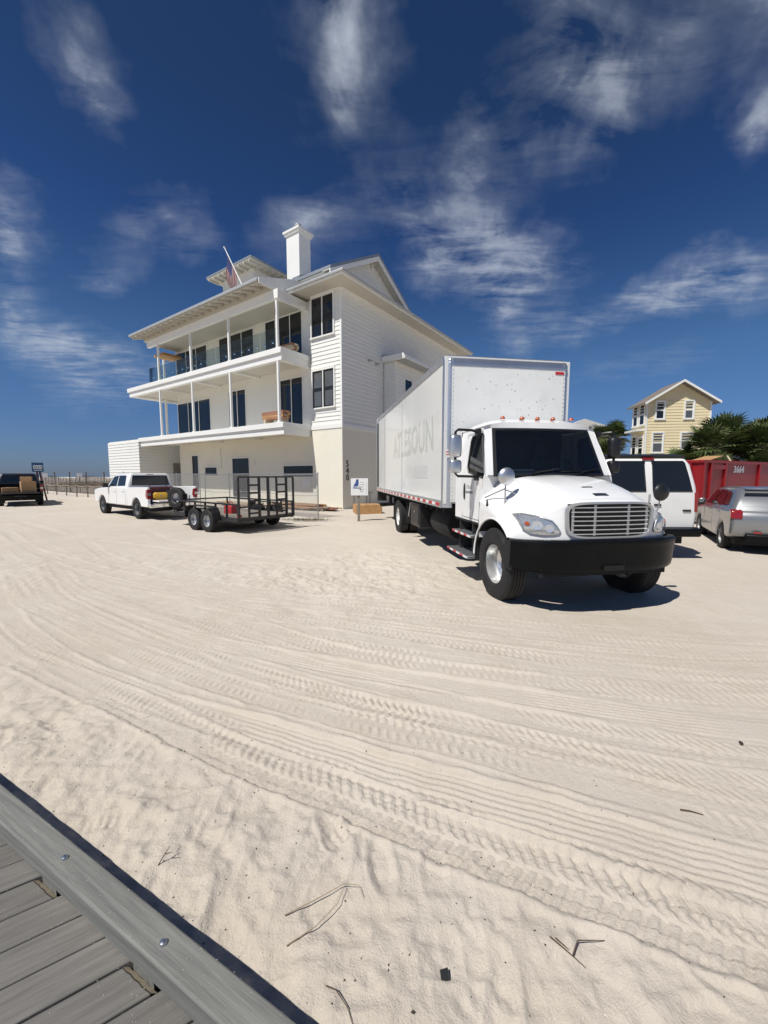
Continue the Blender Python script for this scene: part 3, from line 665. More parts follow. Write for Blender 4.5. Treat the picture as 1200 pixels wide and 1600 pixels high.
    b = MB(); b.box(-17.87, -17.83, .45, 1.05, .1, 2.7); b.build('door', 'grey_wood', gb)
    # house number, one numeral above the other
    for i, ch_ in enumerate('540'):
        text_mesh('house_number', ch_, .46, 'number_black', H, basis((.01, .38, 2.35-i*.36), Y, Zv), .012)
    # ochre ceiling boards in the far bay, service pipes
    b = MB(); b.box(-16.5, -15.2, -1.2, .1, 10.08, 10.25); b.build('ceiling_board', 'new_lumber', H)
    for x_, z0, z1 in ((-10.9, 2.2, 3.6), (-7.3, 2.4, 2.75)):
        b = MB(); b.tube([(x_, W0-.03, z0), (x_+.03, W0-.04, (z0+z1)/2), (x_-.02, W0-.03, z1)], .012, 6); b.build('cable', 'gutter', H)
    for yy in (.9, 2.0, 2.3):
        b = MB(); b.tube([(.04, yy, .1), (.04, yy, .75), (.12, yy, .85), (.2, yy, .75)], .025, 8); b.build('service_pipe', 'dull_metal', H, True)
    return H
house = make_house()
HM = Matrix.Translation((-2.13, 20.4, 0)) @ Matrix.Rotation(R(-35), 4, 'Z')
def hp(x, y, z): return tuple(HM @ Vector((x, y, z)))
# lumber on the balconies
def lumber_stack(p, label, n, L, lift, m, rz=R(-35)):
    t = thing('lumber_stack', label, 'lumber', hp(*p), rz, 'stacks of boards on the balconies')
    for r in range(n):
        for k in range(3):
            b = MB(); b.box(-.07, .07, -L/2, L/2, .0, .09)
            o = b.build('board', random.choice(m), t); o.rotation_euler = (0, 0, math.pi/2+random.uniform(-.02, .02)); o.location = (random.uniform(-.06, .06), -.18+k*.16, lift+r*.1)
    for xx in (-L*.35, L*.35):
        b = MB(); b.box(xx-.06, xx+.06, -.28, .28, 0, lift); b.build('bearer', 'pale_lumber', t)
    return t
lumber_stack((-3.5, -1.3, 4.452), 'stack of orange and pale boards on the lower balcony corner', 4, 1.7, .28, ['new_lumber', 'red_lumber', 'pale_lumber'])
lumber_stack((-3.3, -.7, 8.102), 'low stack of pale boards on the upper balcony corner', 3, 1.5, .22, ['pale_lumber', 'red_lumber'])
# flag
mat('flag_red', (.16, .005, .012), .9); mat('flag_white', (.30, .28, .28), .9); mat('flag_blue', (.025, .035, .13), .8)
def make_flag():
    t = thing('flag', 'striped red white and blue flag on a pole above the balcony roof', 'flag', hp(-4.95, -1.9, 11.4), R(-35)); t.scale = (1.12, 1.12, 1.12)
    b = MB(); b.tube([(.0, 0, -.05), (-1.25, -.2, 2.25)], [.03, .02], 8); b.lathe([(.0, 1.98), (.04, 2.0), (.04, 2.05), (0, 2.07)], 8, 'Z', (-1.25, -.2, .22)); b.build('flag_pole', 'trim_white', t, True)
    d = Vector((-1.15, -.2, 2.05)).normalized(); top = Vector((-1.15, -.18, 2.07)); nu, nv = 24, 13
    m = MB()
    def S(u, v):   # u along the fly (hanging), v along the hoist
        p = top-d*1.2*v; hang = Vector((.02-.10*u, .05, -1.0)); q = p+hang*(u*1.45)
        wv = .07*math.sin(u*7+v*2)*u; return q+Vector((wv*.4, wv, 0))
    for j in range(nv):
        for i in range(nu):
            c = 2 if (i < 12 and j < 7) else (0 if j % 2 == 0 else 1)
            vs_ = [S(i/nu, j/nv), S((i+1)/nu, j/nv), S((i+1)/nu, (j+1)/nv), S(i/nu, (j+1)/nv)]
            m.add(vs_, [(0, 1, 2, 3)], c)
    for j in range(5):
        for i in range(6):
            p = S((i+.7)/6*10/nu, (j+.7)/5*7/nv); q = .011
            for s in (-.012, .012): m.add([p+Vector((-q, s, 0)), p+Vector((0, s, -q)), p+Vector((q, s, 0)), p+Vector((0, s, q))], [(0, 1, 2, 3)], 1)
    m.build('flag_cloth', ['flag_red', 'flag_white', 'flag_blue'], t, True)
make_flag()
# ================================================================ wheels
def wheel_meshes(key, Rt, W, Rr, style, side):
    """outer face towards -x when side = -1"""
    s = side; b = MB(); h = W/2
    prof = [(Rr*.97, -h*.80*s), (Rr*1.06, -h*.98*s), (Rt*.80, -h*1.04*s), (Rt*.93, -h*.97*s), (Rt*.985, -h*.80*s)]
    g = 5
    for i in range(g):                                            # circumferential grooves
        a0 = -h*.80+h*1.6*i/g; a1 = -h*.80+h*1.6*(i+1)/g; e = h*.035
        prof += [(Rt, (a0+e)*s), (Rt, (a1-e)*s)]
        if i < g-1: prof += [(Rt*.975, (a1-e*.6)*s), (Rt*.975, (a1+e*.6)*s)]
    prof += [(Rt*.985, h*.80*s), (Rt*.93, h*.97*s), (Rt*.80, h*1.04*s), (Rr*1.06, h*.98*s), (Rr*.97, h*.8*s)]
    b.lathe(prof, 48, 'X', close=True); tyre = b.mesh('tyre', 'rubber', True, 30)
    r = MB(); o = -s*h if False else s*(-h)
    def ax(d): return (-h+d)*s                                    # d inwards from the outer sidewall
    if style == 'truck_front':
        p = [(Rr*1.02, ax(.0)), (Rr*1.03, ax(.015)), (Rr*.95, ax(.03)), (Rr*.86, ax(.09)), (Rr*.80, ax(.10)), (Rr*.70, ax(.075)), (Rr*.50, ax(.03)), (Rr*.44, ax(.028)), (Rr*.40, ax(.01)), (Rr*.34, ax(-.045)), (Rr*.20, ax(-.055)), (.001, ax(-.055))]
    elif style == 'truck_rear':
        p = [(Rr*1.02, ax(.0)), (Rr*1.03, ax(.015)), (Rr*.96, ax(.03)), (Rr*.90, ax(.12)), (Rr*.86, ax(.20)), (Rr*.60, ax(.22)), (Rr*.45, ax(.20)), (Rr*.40, ax(.06)), (Rr*.3, ax(.04)), (.001, ax(.04))]
    else:
        p = [(Rr*1.02, ax(.01)), (Rr*1.02, ax(.025)), (Rr*.93, ax(.04)), (Rr*.90, ax(.09)), (Rr*.62, ax(.05)), (Rr*.36, ax(.035)), (Rr*.26, ax(.02)), (.001, ax(.02))]
    r.lathe(p, 40, 'X', close=True)
    r.lathe([(Rr*.965, ax(.05)), (Rr*.965, h*s*.8)], 32, 'X', close=True)
    rim = r.mesh('wheel', {'truck_front': 'polished_rim', 'truck_rear': 'trim_white', 'alloy': 'silver_plastic', 'steel': 'silver_plastic', 'dark': 'dull_metal'}[style], True, 30)
    hb = MB(); n = 10 if 'truck' in style else 5; rb = Rr*(.56 if 'truck' in style else .2)
    d0 = {'truck_front': .03, 'truck_rear': .205}.get(style, .02)
    for k in range(n):
        a = 2*math.pi*k/n; hb.lathe([(.017, ax(d0+.02)), (.017, ax(d0-.025)), (.010, ax(d0-.033)), (.001, ax(d0-.034))], 8, 'X', (0, rb*math.cos(a), rb*math.sin(a)))
    nuts = hb.mesh('lug_nuts', 'dull_metal', True)
    hl = MB(); k2 = {'truck_front': 5, 'truck_rear': 5, 'alloy': 5, 'steel': 8, 'dark': 6}[style]
    for k in range(k2):
        a = 2*math.pi*(k+.5)/k2; c = Rr*(.80 if 'truck' in style else .70); dd = {'truck_front': .093, 'truck_rear': .212}.get(style, .055)
        m = 12; rx = Rr*(.085 if 'truck' in style else (.17 if style == 'alloy' else .09)); ry = rx*(1.25 if style != 'alloy' else 1.5)
        pts = []
        for i in range(m):
            q = 2*math.pi*i/m; rad, tan = c+rx*math.cos(q), ry*math.sin(q)
            pts.append((ax(dd-.006), rad*math.cos(a)-tan*math.sin(a), rad*math.sin(a)+tan*math.cos(a)))
        hl.add(pts, [tuple(range(m))])
    holes = hl.mesh('hand_holes', 'void')
    hub = None
    if style == 'truck_front':
        q = MB(); q.lathe([(Rr*.47, ax(.04)), (Rr*.47, ax(.024)), (Rr*.41, ax(.022)), (Rr*.36, ax(-.05)), (Rr*.3, ax(-.062)), (.001, ax(-.064))], 24, 'X', close=True); hub = q.mesh('hub', 'dark_metal', True)
    return tyre, rim, nuts, holes, hub
WM = {}
def wheel(parent, loc, Rt, W, Rr, style, side, steer=0.0, label=None):
    key = (Rt, W, Rr, style, side)
    if key not in WM: WM[key] = wheel_meshes(key, *key)
    tyre, rim, nuts, holes, hub = WM[key]
    w = bpy.data.objects.new('wheel', rim); COL.objects.link(w); w.parent = parent; w.location = loc; w.rotation_euler = (0, 0, steer)
    for nm, me in (('tyre', tyre), ('lug_nuts', nuts), ('hand_holes', holes), ('hub', hub)):
        if me is None: continue
        c = bpy.data.objects.new(nm, me); COL.objects.link(c); c.parent = w
        if nm in ('tyre', 'hub'): c.rotation_euler = (random.uniform(0, 6), 0, 0)
    if label: w['label'] = label
    return w

# ================================================================ box truck (local x: right in the picture, y: towards its tail)
def make_truck():
    T = thing('box_truck', 'big white box truck with black bumper and chrome slatted grille', 'truck', (2.72, 5.79, 0), R(9.4))
    YB, ZB, ZT, LB, HB = 1.95, 1.22, 4.02, 8.7, 1.28
    # ---- cargo box
    b = MB(); b.box(-HB+.015, HB-.015, YB+.03, YB+LB-.02, ZB+.02, ZT-.03); b.build('cargo_body', 'box_white', T)
    b = MB(); b.box(-HB+.13, HB-.13, YB-.002, YB+.028, ZB+.05, ZT-.17); fp = b.build('front_panel', 'box_front', T)
    m = MB(); g = random.Random(3)
    for i in range(46):                                           # small scuffs, and dents whose shading is put in as dark colour
        x, z, s = g.uniform(-.95, .95), g.uniform(2.72, 3.8), g.uniform(.004, .013)
        m.lathe([(s, -.0045), (s*.6, -.0035), (.0005, -.003)], 7, 'Y', (x, YB, z))
    tag(m.build('scuffs', 'seam', fp), kind='stuff')
    # rounded aluminium corner posts and top rail
    for s in (-1, 1):
        prof = [(s*(HB-.15)+s*.15*math.sin(math.pi/2*i/8), YB+.15-.15*math.cos(math.pi/2*i/8)) for i in range(9)]
        prof = [(s*(HB-.165), YB+.0)]+prof+[(s*HB, YB+.17)]; inner = [(x-s*.012, y+.012) for x, y in prof][::-1]
        b = MB(); b.prism(prof+inner, 'Z', ZB-.06, ZT-.10); b.build('corner_post', 'aluminium', T, True, angle=50)
    def top(u, v):
        a = math.pi/2*v; return ((-HB+.1)+(2*HB-.2)*u, YB+.17-.175*math.cos(a), ZT-.17+.19*math.sin(a))
    b = MB(); b.grid(top, 2, 10); b.box(-HB+.1, HB-.1, YB-.008, YB+.02, ZT-.21, ZT-.168); b.build('top_front_rail', 'aluminium', T, True, angle=50)
    for s in (-1, 1):
        def cr(u, v):
            a, c = math.pi/2*v, math.pi/2*u; r = .17
            return (s*(HB-.155+r*.92*math.sin(c)*math.cos(a*.0)*1.0*(math.cos(a)*.0+1)*(1-.0*a)), YB+.17-.178*math.cos(c)*math.cos(a), ZT-.17+.195*math.sin(a)*(1-.10*math.sin(c)))
        b = MB(); b.grid(cr, 8, 8); b.build('corner_cap', 'aluminium', T, True, angle=60)
        b = MB(); b.box(s*HB-.02*(s > 0)-.0, s*HB+.02*(s < 0)+s*.012, YB+.16, YB+LB, ZT-.13, ZT); b.build('roof_rail', 'aluminium', T, bevel=.01)
        b = MB(); b.box(s*HB-s*.03, s*HB+s*.012, YB+.16, YB+LB, ZB-.07, ZB+.075); rl = b.build('base_rail', 'aluminium', T)
        if s < 0:
            n = 17
            for i in range(n):
                y0 = YB+.24+i*(LB-.3)/n; c = MB(); c.box(-HB-.0155, -HB-.0125, y0, y0+.26, ZB-.035, ZB+.022); c.build('reflective_tape', 'tape_red', rl)
                c = MB(); c.box(-HB-.0150, -HB-.0125, y0+.26, y0+(LB-.3)/n, ZB-.035, ZB+.022); c.build('reflective_tape', 'tape_white', rl)
    b = MB()
    for s in (-1, 1):
        for i in range(34): b.lathe([(.011, -.016), (.007, -.021), (.0005, -.022)], 6, 'Y', (s*(HB-.155), YB+.012, ZB+.1+i*.078))
    for i in range(30): b.lathe([(.011, -.022), (.007, -.027), (.0005, -.028)], 6, 'Y', (-HB+.15+i*(2*HB-.3)/29, YB+.012, ZT-.19))
    for i in range(110): b.lathe([(.009, .014), (.006, .019), (.0005, .02)], 5, 'X', (-HB-.0, YB+.2+i*.077, ZB+.055)) if False else None
    tag(b.build('rivets', 'aluminium', T), kind='stuff')
    for yy in (3.9, 6.95):
        b = MB(); b.box(-HB+.008, -HB+.0155, YB+yy, YB+yy+.012, ZB+.08, ZT-.13); b.build('panel_seam', 'seam', T)
    for yy, mt in ((LB-.36, 'void'), (LB-.16, 'void')):
        b = MB(); b.box(-HB-.004, -HB+.0145, YB+yy, YB+yy+.055, ZB+.1, ZT-.2); b.build('rear_frame_gap', mt, T)
    b = MB(); b.box(-HB-.012, -HB+.016, YB+LB-.1, YB+LB+.04, ZB-.05, ZT-.02); b.box(HB-.016, HB+.012, YB+LB-.1, YB+LB+.04, ZB-.05, ZT-.02); b.box(-HB, HB, YB+LB-.06, YB+LB+.04, ZT-.16, ZT-.03); b.build('rear_frame', 'aluminium', T, bevel=.01)
    b = MB(); b.box(-HB+.1, HB-.1, YB+LB-.015, YB+LB+.01, ZB+.02, ZT-.17); b.build('rear_door', 'box_white', T)
    # faded lettering left where a sign was peeled off, read from tail to nose
    text_mesh('faded_lettering', 'ATLESOUN', 1.0, 'ghost_letter', T, basis((-HB+.0148, YB+2.95, 2.62), (0, -1, 0), (0, 0, 1)), .002, sx=.88, bold=.022)
    b = MB(); b.box(-HB+.010, -HB+.0165, YB+1.15, YB+2.5, 1.72, 2.02); b.build('grey_patch', 'patch_grey', T)  # plain rectangle a little greyer than the box side
    lb = MB(); lb.box(-HB+.02, -HB+.14, YB-.006, YB-.002, 2.12, 2.27); lo = lb.build('warning_label', 'tape_white', T); lo.location = (.0, -.0, 0)
    for zz in (2.165, 2.215): c = MB(); c.box(-HB+.035, -HB+.125, YB-.0085, YB-.0065, zz, zz+.018); c.build('label_print', 'tape_red', lo)
    rl_ = MB(); rl_.box(HB-.34, HB-.16, YB-.012, YB-.001, ZT-.29, ZT-.24); rl_.build('clearance_sticker', 'tape_red', T)
    # ---- chassis
    b = MB()
    for s in (-1, 1): b.box(s*.42-.04, s*.42+.04, -.55, YB+LB-.3, .78, 1.04)
    for y in np.arange(2.2, 10.4, .42): b.box(-1.2, 1.2, y, y+.06, 1.04, 1.16)
    b.box(-.36, .36, .3, 2.0, .55, 1.0); b.build('chassis', 'underside', T)
    b = MB(); b.box(-1.0, 1.0, -.06, .06, .42, .56); b.box(-1.0, 1.0, 6.60, 6.74, .44, .6); b.lathe([(.1, -.2), (.26, -.1), (.28, 0), (.26, .1), (.1, .2)], 18, 'Y', (0, 6.67, .52)); b.build('axles', 'underside', T, True)
    b = MB(); b.box(-1.2, -.62, 4.05, 5.0, .48, 1.08); tb = b.build('tool_box', 'black_plastic', T, bevel=.02)
    b = MB(); b.box(-1.215, -1.2, 4.12, 4.93, .55, 1.02); b.build('lid', 'dark_metal', tb, bevel=.008)
    b = MB(); b.lathe([(.03, -.02), (.03, -.026), (.001, -.028)], 12, 'X', (-1.2, 4.5, .86)); b.build('latch', 'chrome', tb, True)
    b = MB(); b.lathe([(.001, -.62), (.27, -.62), (.3, -.58), (.3, .58), (.27, .62), (.001, .62)], 28, 'Y', (-.78, 2.95, .75)); b.build('fuel_tank', 'underside', T, True)
    b = MB(); b.box(.62, 1.15, 2.2, 4.0, .5, 1.02); b.build('battery_box', 'black_plastic', T, bevel=.02)
    b = MB(); b.box(-1.18, -.6, 5.55, 5.575, .42, 1.05); b.box(.6, 1.18, 5.55, 5.575, .42, 1.05); b.box(-1.18, -.6, 7.55, 7.575, .3, 1.1); b.box(.6, 1.18, 7.55, 7.575, .3, 1.1); b.build('mud_flap', 'rubber', T)
    b = MB(); b.tube([(-1.12, 5.3, 1.15), (-1.16, 5.42, .65), (-1.05, 5.6, .6)], .02, 6); b.build('air_line', 'dull_metal', T)
    b = MB(); b.box(-1.15, 1.15, YB+LB+.02, YB+LB+.14, .52, .64); b.box(-.8, -.7, YB+LB-.3, YB+LB+.02, .55, 1.1); b.box(.7, .8, YB+LB-.3, YB+LB+.02, .55, 1.1); b.build('underride_bar', 'dark_metal', T)
    b = MB(); b.box(-1.26, -.9, YB+LB-.12, YB+LB+.1, .75, 1.16); b.box(.9, 1.26, YB+LB-.12, YB+LB+.1, .75, 1.16); b.build('step_bracket', 'dark_metal', T)
    for s in (-1, 1):
        wheel(T, (s*1.03, 0, .51), .52, .28, .29, 'truck_front', s, .0)
        wheel(T, (s*1.10, 6.67, .51), .52, .26, .29, 'truck_rear', s)
        wheel(T, (s*.79, 6.67, .51), .52, .26, .29, 'truck_rear', s)
    # ---- hood: one shell over grille, fenders and wheel arches
    YF, YC = -.88, .50
    def prof(x, pts):
        ax_ = abs(x); return float(np.interp(ax_, [p[0] for p in pts], [p[1] for p in pts]))
    def yfront(x): return YF+.40*(abs(x)/1.17)**3.2
    def zfront(x): return prof(x, [(0, 1.485), (.45, 1.475), (.6, 1.45), (.72, 1.39), (.85, 1.31), (1.0, 1.24), (1.1, 1.17), (1.17, 1.08)])
    def zcowl(x): return prof(x, [(0, 1.80), (.5, 1.79), (.75, 1.76), (.86, 1.70), (.95, 1.60), (1.05, 1.53), (1.12, 1.47), (1.17, 1.38)])
    def hood(u, v):
        x = 1.17*u
        yf, zf, zc = yfront(x), zfront(x), zcowl(x)
        if v < .30:                                               # front face
            t = v/.30; z = .965+(zf-.07-.965)*t; y = yf+.035*t*t
            return (x, y, z)
        if v < .42:                                               # rounded nose
            t = (v-.30)/.12; a = t*math.pi/2; return (x, yf+.035+.075*(1-math.cos(a)), zf-.07+.07*math.sin(a))
        t = (v-.42)/.58; y = (yf+.11)+(YC-yf-.11)*t
        crown = .05*math.sin(math.pi*t); val = -.03*math.exp(-((abs(x)-.70)/.06)**2)*math.sin(math.pi*min(1, t*1.1))
        return (x, y, zf+(zc-zf)*(t**.9)+crown+val)
    def hood_n(u, v, d):
        e = 1e-3; p = Vector(hood(u, v)); a = Vector(hood(min(1, u+e), v))-Vector(hood(max(-1, u-e), v)); c = Vector(hood(u, min(1, v+e)))-Vector(hood(u, max(0, v-e)))
        n = a.cross(c).normalized(); 
        return p+n*d
    b = MB(); b.grid(hood, 64, 60, -1, 1)
    RA = .66
    def arch(y): return .51+math.sqrt(max(0, RA*RA-y*y)) if abs(y) < RA else .51
    for s in (-1, 1):
        def side(u, v):
            p = hood(s*1.0, .30+.70*u) if True else None
            y = p[1]; zb = max(.965 if y < 0 else .80, arch(y-.0)) if y < RA else .80
            zb = min(zb, p[2]-.01)
            return (s*(1.17+.012*math.sin(math.pi*v)), y, p[2]+(zb-p[2])*v)
        b.grid(side, 60, 6)
    b.build('hood', 'truck_white', T, True, angle=42)
    for s in (-1, 1):                                             # arch lip and dark liner
        b = MB(); pts = [(s*1.178, RA*math.cos(a), .51+RA*math.sin(a)) for a in np.linspace(R(2), R(136), 26)]
        b.tube([p for p in pts], .016, 6); b.build('arch_lip', 'truck_white', T, True)
        b = MB(); n = 22; ang = np.linspace(R(-8), R(140), n)
        v = [(s*x, (RA-.015)*math.cos(a), .51+(RA-.015)*math.sin(a)) for x in (1.17, .55) for a in ang]
        b.add(v, [(i, i+1, n+i+1, n+i) for i in range(n-1)]); b.box(s*.55-.01, s*.55+.01, -.66, .66, .55, 1.2); b.build('arch_liner', 'underside', T)
    b = MB(); b.add([(-1.165, .503, .82), (1.165, .503, .82), (1.165, .503, 1.40), (1.095, .503, 1.775), (-1.095, .503, 1.775), (-1.165, .503, 1.40)], [(0, 1, 2, 3, 4, 5)]); b.build('cab_front', 'truck_white', T)
    b = MB(); b.box(-.6, .6, -.5, .49, .7, 1.3); b.build('engine_block', 'underside', T)
    b = MB()
    for s in (-1, 1): b.tube([(s*1.178, .492, 1.37), (s*1.182, .492, 1.1), (s*1.18, .50, .84)], .006, 5)
    b.tube([hood_n(u, .985, .001) for u in np.linspace(-.98, .98, 40)], .005, 5); b.build('hood_gap', 'label_grey', T)
    for s in (-1, 1):
        b = MB(); b.tube([hood_n(s*u, v, -.002) for u, v in zip(np.linspace(.60, .66, 26), np.linspace(.40, .97, 26))], .006, 5); b.build('hood_crease', 'truck_white', T, True)
    # badge
    b = MB(); b.grid(lambda u, v: hood_n(u, v, .006), 16, 2, -.085, .085, .455, .485); b.build('hood_badge', 'frame_black', T, True)
    b = MB()
    for s in (-1, 1): b.grid(lambda u, v: hood_n(u, v, .010), 12, 1, -.078, .078, .457 if s < 0 else .478, .462 if s < 0 else .483)
    b.build('badge_trim', 'chrome', T, True)
    b = MB(); b.grid(lambda u, v: hood_n(u, v, .004), 14, 1, -.085, .05, .575, .590); b.build('hood_vent_slit', 'frame_black', T)
    # ---- grille
    gw, gz0, gz1 = .59, 1.015, 1.43
    b = MB(); b.grid(lambda u, v: (u*(gw-.04*(1-v)*1.0), yfront(u*gw)-.004, gz0+(gz1-gz0)*v), 20, 6, -1, 1); gb = b.build('grille', 'void', T)
    loop = []
    for k in range(64):
        a = 2*math.pi*k/64; c, s_ = math.cos(a), math.sin(a); q = 5.0
        x = (gw)*math.copysign(abs(c)**(2/q), c); z = (gz0+gz1)/2+(gz1-gz0)/2*math.copysign(abs(s_)**(2/q), s_)
        x *= 1-.045*(1-(z-gz0)/(gz1-gz0)); loop.append((x, z))
    lo = []
    for (k, sc, dy) in ((0, 1.075, .0), (1, 1.06, -.028), (2, 1.0, -.030), (3, .985, .0)):
        lo.append([(x*sc if True else x, yfront(x)+dy, (gz0+gz1)/2+(z-(gz0+gz1)/2)*(1+(sc-1)*1.6)) for x, z in loop])
    b = MB(); b.loft(lo, cap=False); b.build('grille_surround', 'silver_plastic', gb, True, angle=50)
    for i in range(7):
        z = gz0+.035+i*(gz1-gz0-.06)/6.4; wq = gw*(.955 if 0 < i < 6 else .93)-.04*(1-i/7)
        b = MB(); b.grid(lambda u, v: (u*wq, yfront(u*wq)-.012-.012*math.sin(math.pi*v), z-.008+.016*v), 24, 5, -1, 1); b.build('grille_slat', 'slat_chrome', gb, True)
    for x in (-.52, -.235, .235, .52):
        b = MB(); wv = .018
        b.grid(lambda u, v: (x+u*wv, yfront(x)-.007, gz0+.015+(gz1-gz0-.03)*v), 2, 4, -1, 1); b.build('grille_strut', 'silver_plastic', gb)
    # ---- headlights: curved lens on the corner of the hood
    for s in (-1, 1):
        m = 28; pts_o = []
        cxy = [(.66, 1.085), (.70, 1.155), (.75, 1.215), (.88, 1.265), (.99, 1.285), (1.055, 1.265), (1.06, 1.18), (1.04, 1.10), (.97, 1.045), (.85, 1.03), (.74, 1.04), (.68, 1.055)]
        def on(x, z, d):
            y = yfront(x)+.035*((z-.965)/.4)**2; sl = .40*3.2/1.17*(x/1.17)**2.2; nx, ny = sl, -1; L = math.hypot(nx, ny)
            if z > zfront(x)-.07: y += .05*((z-zfront(x)+.07)/.07)**2
            return (s*(x+d*nx/L), y+d*ny/L, z)
        cx = sum(p[0] for p in cxy)/len(cxy); cz = sum(p[1] for p in cxy)/len(cxy)
        dense = []
        for i in range(len(cxy)):
            p, q = cxy[i], cxy[(i+1) % len(cxy)]
            for k in range(3): dense.append((p[0]+(q[0]-p[0])*k/3, p[1]+(q[1]-p[1])*k/3))
        rings = [(1.06, .004), (1.04, .018), (.96, .020), (.94, .010), (.5, .016), (.15, .018)]
        b = MB(); b.loft([[on(cx+(x-cx)*k, cz+(z-cz)*k, d) for x, z in dense] for k, d in rings[:4]], cap=False); hl = b.build('headlight', 'dull_metal', T, True)
        b = MB(); b.loft([[on(cx+(x-cx)*k, cz+(z-cz)*k, d) for x, z in dense] for k, d in rings[3:]], cap=True); b.build('lens', 'clear_lens', hl, True)
        for (x, z, r, mt) in ((.90, 1.15, .062, 'slat_chrome'), (.775, 1.115, .05, 'slat_chrome'), (1.0, 1.17, .026, 'amber_lens')):
            c = MB(); ring = [[on(x+rr*math.cos(a), z+rr*math.sin(a), d) for a in np.linspace(0, 2*math.pi, 20, endpoint=False)] for rr, d in ((r, .014), (r*.9, .022), (r*.35, .018))]
            c.loft(ring, cap=True); c.build('lamp', mt, hl, True)
    # ---- bumper
    def bmp(u, v):
        x = 1.215*u; y = -.97+.36*abs(u)**4.0
        pf = [(.10, .985), (.02, .985), (-.005, .965), (-.01, .93), (.0, .90), (.012, .76), (.02, .62), (.04, .57), (.12, .54)]
        k = v*(len(pf)-1); i = min(int(k), len(pf)-2); t = k-i; dy, z = pf[i][0]+(pf[i+1][0]-pf[i][0])*t, pf[i][1]+(pf[i+1][1]-pf[i][1])*t
        z -= .02*abs(u)**4*(1 if z > .8 else -1.5); return (x*(1-.2*dy*abs(u)), y+dy, z)
    b = MB(); b.grid(bmp, 60, 24, -1, 1); bp = b.build('bumper', 'bumper_black', T, True, angle=30)
    b = MB()
    for s in (-1, 1): b.box(s*1.19-.006, s*1.19+.006, -.60, -.42, .56, .94)
    b.box(-.9, .9, -.80, -.75, .5, .95); b.build('bumper_bracket', 'underside', bp)
    b = MB(); b.grid(lambda u, v: (lambda p: (p[0], p[1]-.004, p[2]))(bmp(u, v)), 12, 2, -.86, -.66, .02, .10); b.build('bumper_wear', 'dull_metal', bp, True)
    b = MB(); b.box(-.14, .14, -.975, -.955, .60, .66); b.build('tow_slot', 'void', bp)
    # ---- cab shell
    def xs(z): return 1.095 if z < 1.74 else 1.095-.115*(min(z, 2.62)-1.74)/.88
    WIN = [(.60, 1.765), (1.20, 1.86), (1.27, 1.95), (1.27, 2.34), (1.22, 2.42), (.90, 2.44), (.80, 2.42), (.56, 1.84)]
    def ring_panel(b, outer, inner, s, off=0.0):
        n = len(outer); v = [(s*(xs(z)+off), y, z) for y, z in outer]+[(s*(xs(z)+off), y, z) for y, z in inner]
        b.add(v, [(i, (i+1) % n, n+(i+1) % n, n+i) for i in range(n)])
    for s in (-1, 1):
        b = MB()
        outer = [(.52, 1.74), (1.0, 1.74), (1.72, 1.74), (1.80, 2.2), (1.80, 2.60), (1.1, 2.60), (.87, 2.58), (.50, 1.80)]
        inner = [(.585, 1.755), (1.20, 1.845), (1.285, 1.94), (1.285, 2.35), (1.23, 2.435), (.90, 2.455), (.79, 2.435), (.545, 1.84)]
        ring_panel(b, outer, inner, s)
        b.add([(s*1.095, .50, 1.74), (s*1.095, 1.80, 1.74), (s*1.095, 1.80, 1.02), (s*1.095, .62, 1.02), (s*1.095, .50, 1.30)], [(0, 1, 2, 3, 4)])
        b.add([(s*1.095, 1.72, 1.74), (s*1.095, 1.80, 1.74), (s*xs(2.2), 1.8, 2.2)], [(0, 1, 2)])
        side = b.build('cab_side', 'truck_white', T, True)
        b = MB(); b.add([(s*(xs(z)-.012), y, z) for y, z in inner], [tuple(range(8))]); b.build('side_window', 'side_glass', T)
        b = MB(); n = 8; ring_panel(b, [(y+(y-.92)*.05, z+(z-2.1)*.07) for y, z in inner], inner, s, .006); b.build('window_seal', 'frame_black', side)
        # door outline, handle
        for p0, p1 in (((1.44, 1.06), (1.44, 2.48)), ((.66, 1.06), (.56, 1.78)), ((.66, 1.06), (1.44, 1.06)), ((.56, 1.80), (.86, 2.50)), ((.86, 2.50), (1.44, 2.48))):
            c = MB(); c.bar((s*(xs(p0[1])+.001), *p0), (s*(xs(p1[1])+.001), *p1), .008, .008, up=(1, 0, 0)); c.build('door_gap', 'label_grey', side)
        b = MB(); b.loft([[(s*1.098, 1.34+.035*math.cos(a), 1.50+.15*math.sin(a)) for a in np.linspace(0, 2*math.pi, 16, endpoint=False)], [(s*1.112, 1.34+.026*math.cos(a), 1.50+.13*math.sin(a)) for a in np.linspace(0, 2*math.pi, 16, endpoint=False)]]); b.build('door_handle', 'frame_black', T, True)
        b = MB(); b.bar((s*1.10, .78, 1.72), (s*1.10, .98, 1.10), .012, .03, up=(1, 0, 0)); b.build('door_crease', 'truck_white', side)
    fy = basis((-1.0965, 1.13, 1.58), (0, -1, 0), (0, 0, 1))
    text_mesh('door_lettering', 'F & G', .10, 'label_grey', T, fy, .001)
    b = MB()
    for i in range(7): b.box(-1.098, -1.0955, .98+i*.045, .98+i*.045+.032, 1.475, 1.515)
    b.build('door_small_print', 'label_grey', T)
    b = MB(); b.box(-1.08, 1.08, 1.78, 1.81, 1.0, 2.58); b.build('cab_back', 'truck_white', T)
    b = MB(); b.box(-1.09, 1.09, .55, 1.80, .98, 1.03); b.build('cab_floor', 'underside', T)
    # roof
    def roof(u, v):
        x = 1.0*u; yb = .82-.06*(1-u*u); y = yb+(1.81-yb)*v
        z = 2.57+.17*(1-abs(u)**5)*min(1, .42+math.sin(min(1, v*2.2)*math.pi/2)*.58)*(1-.25*max(0, v-.75)/.25); return (x, y, z)
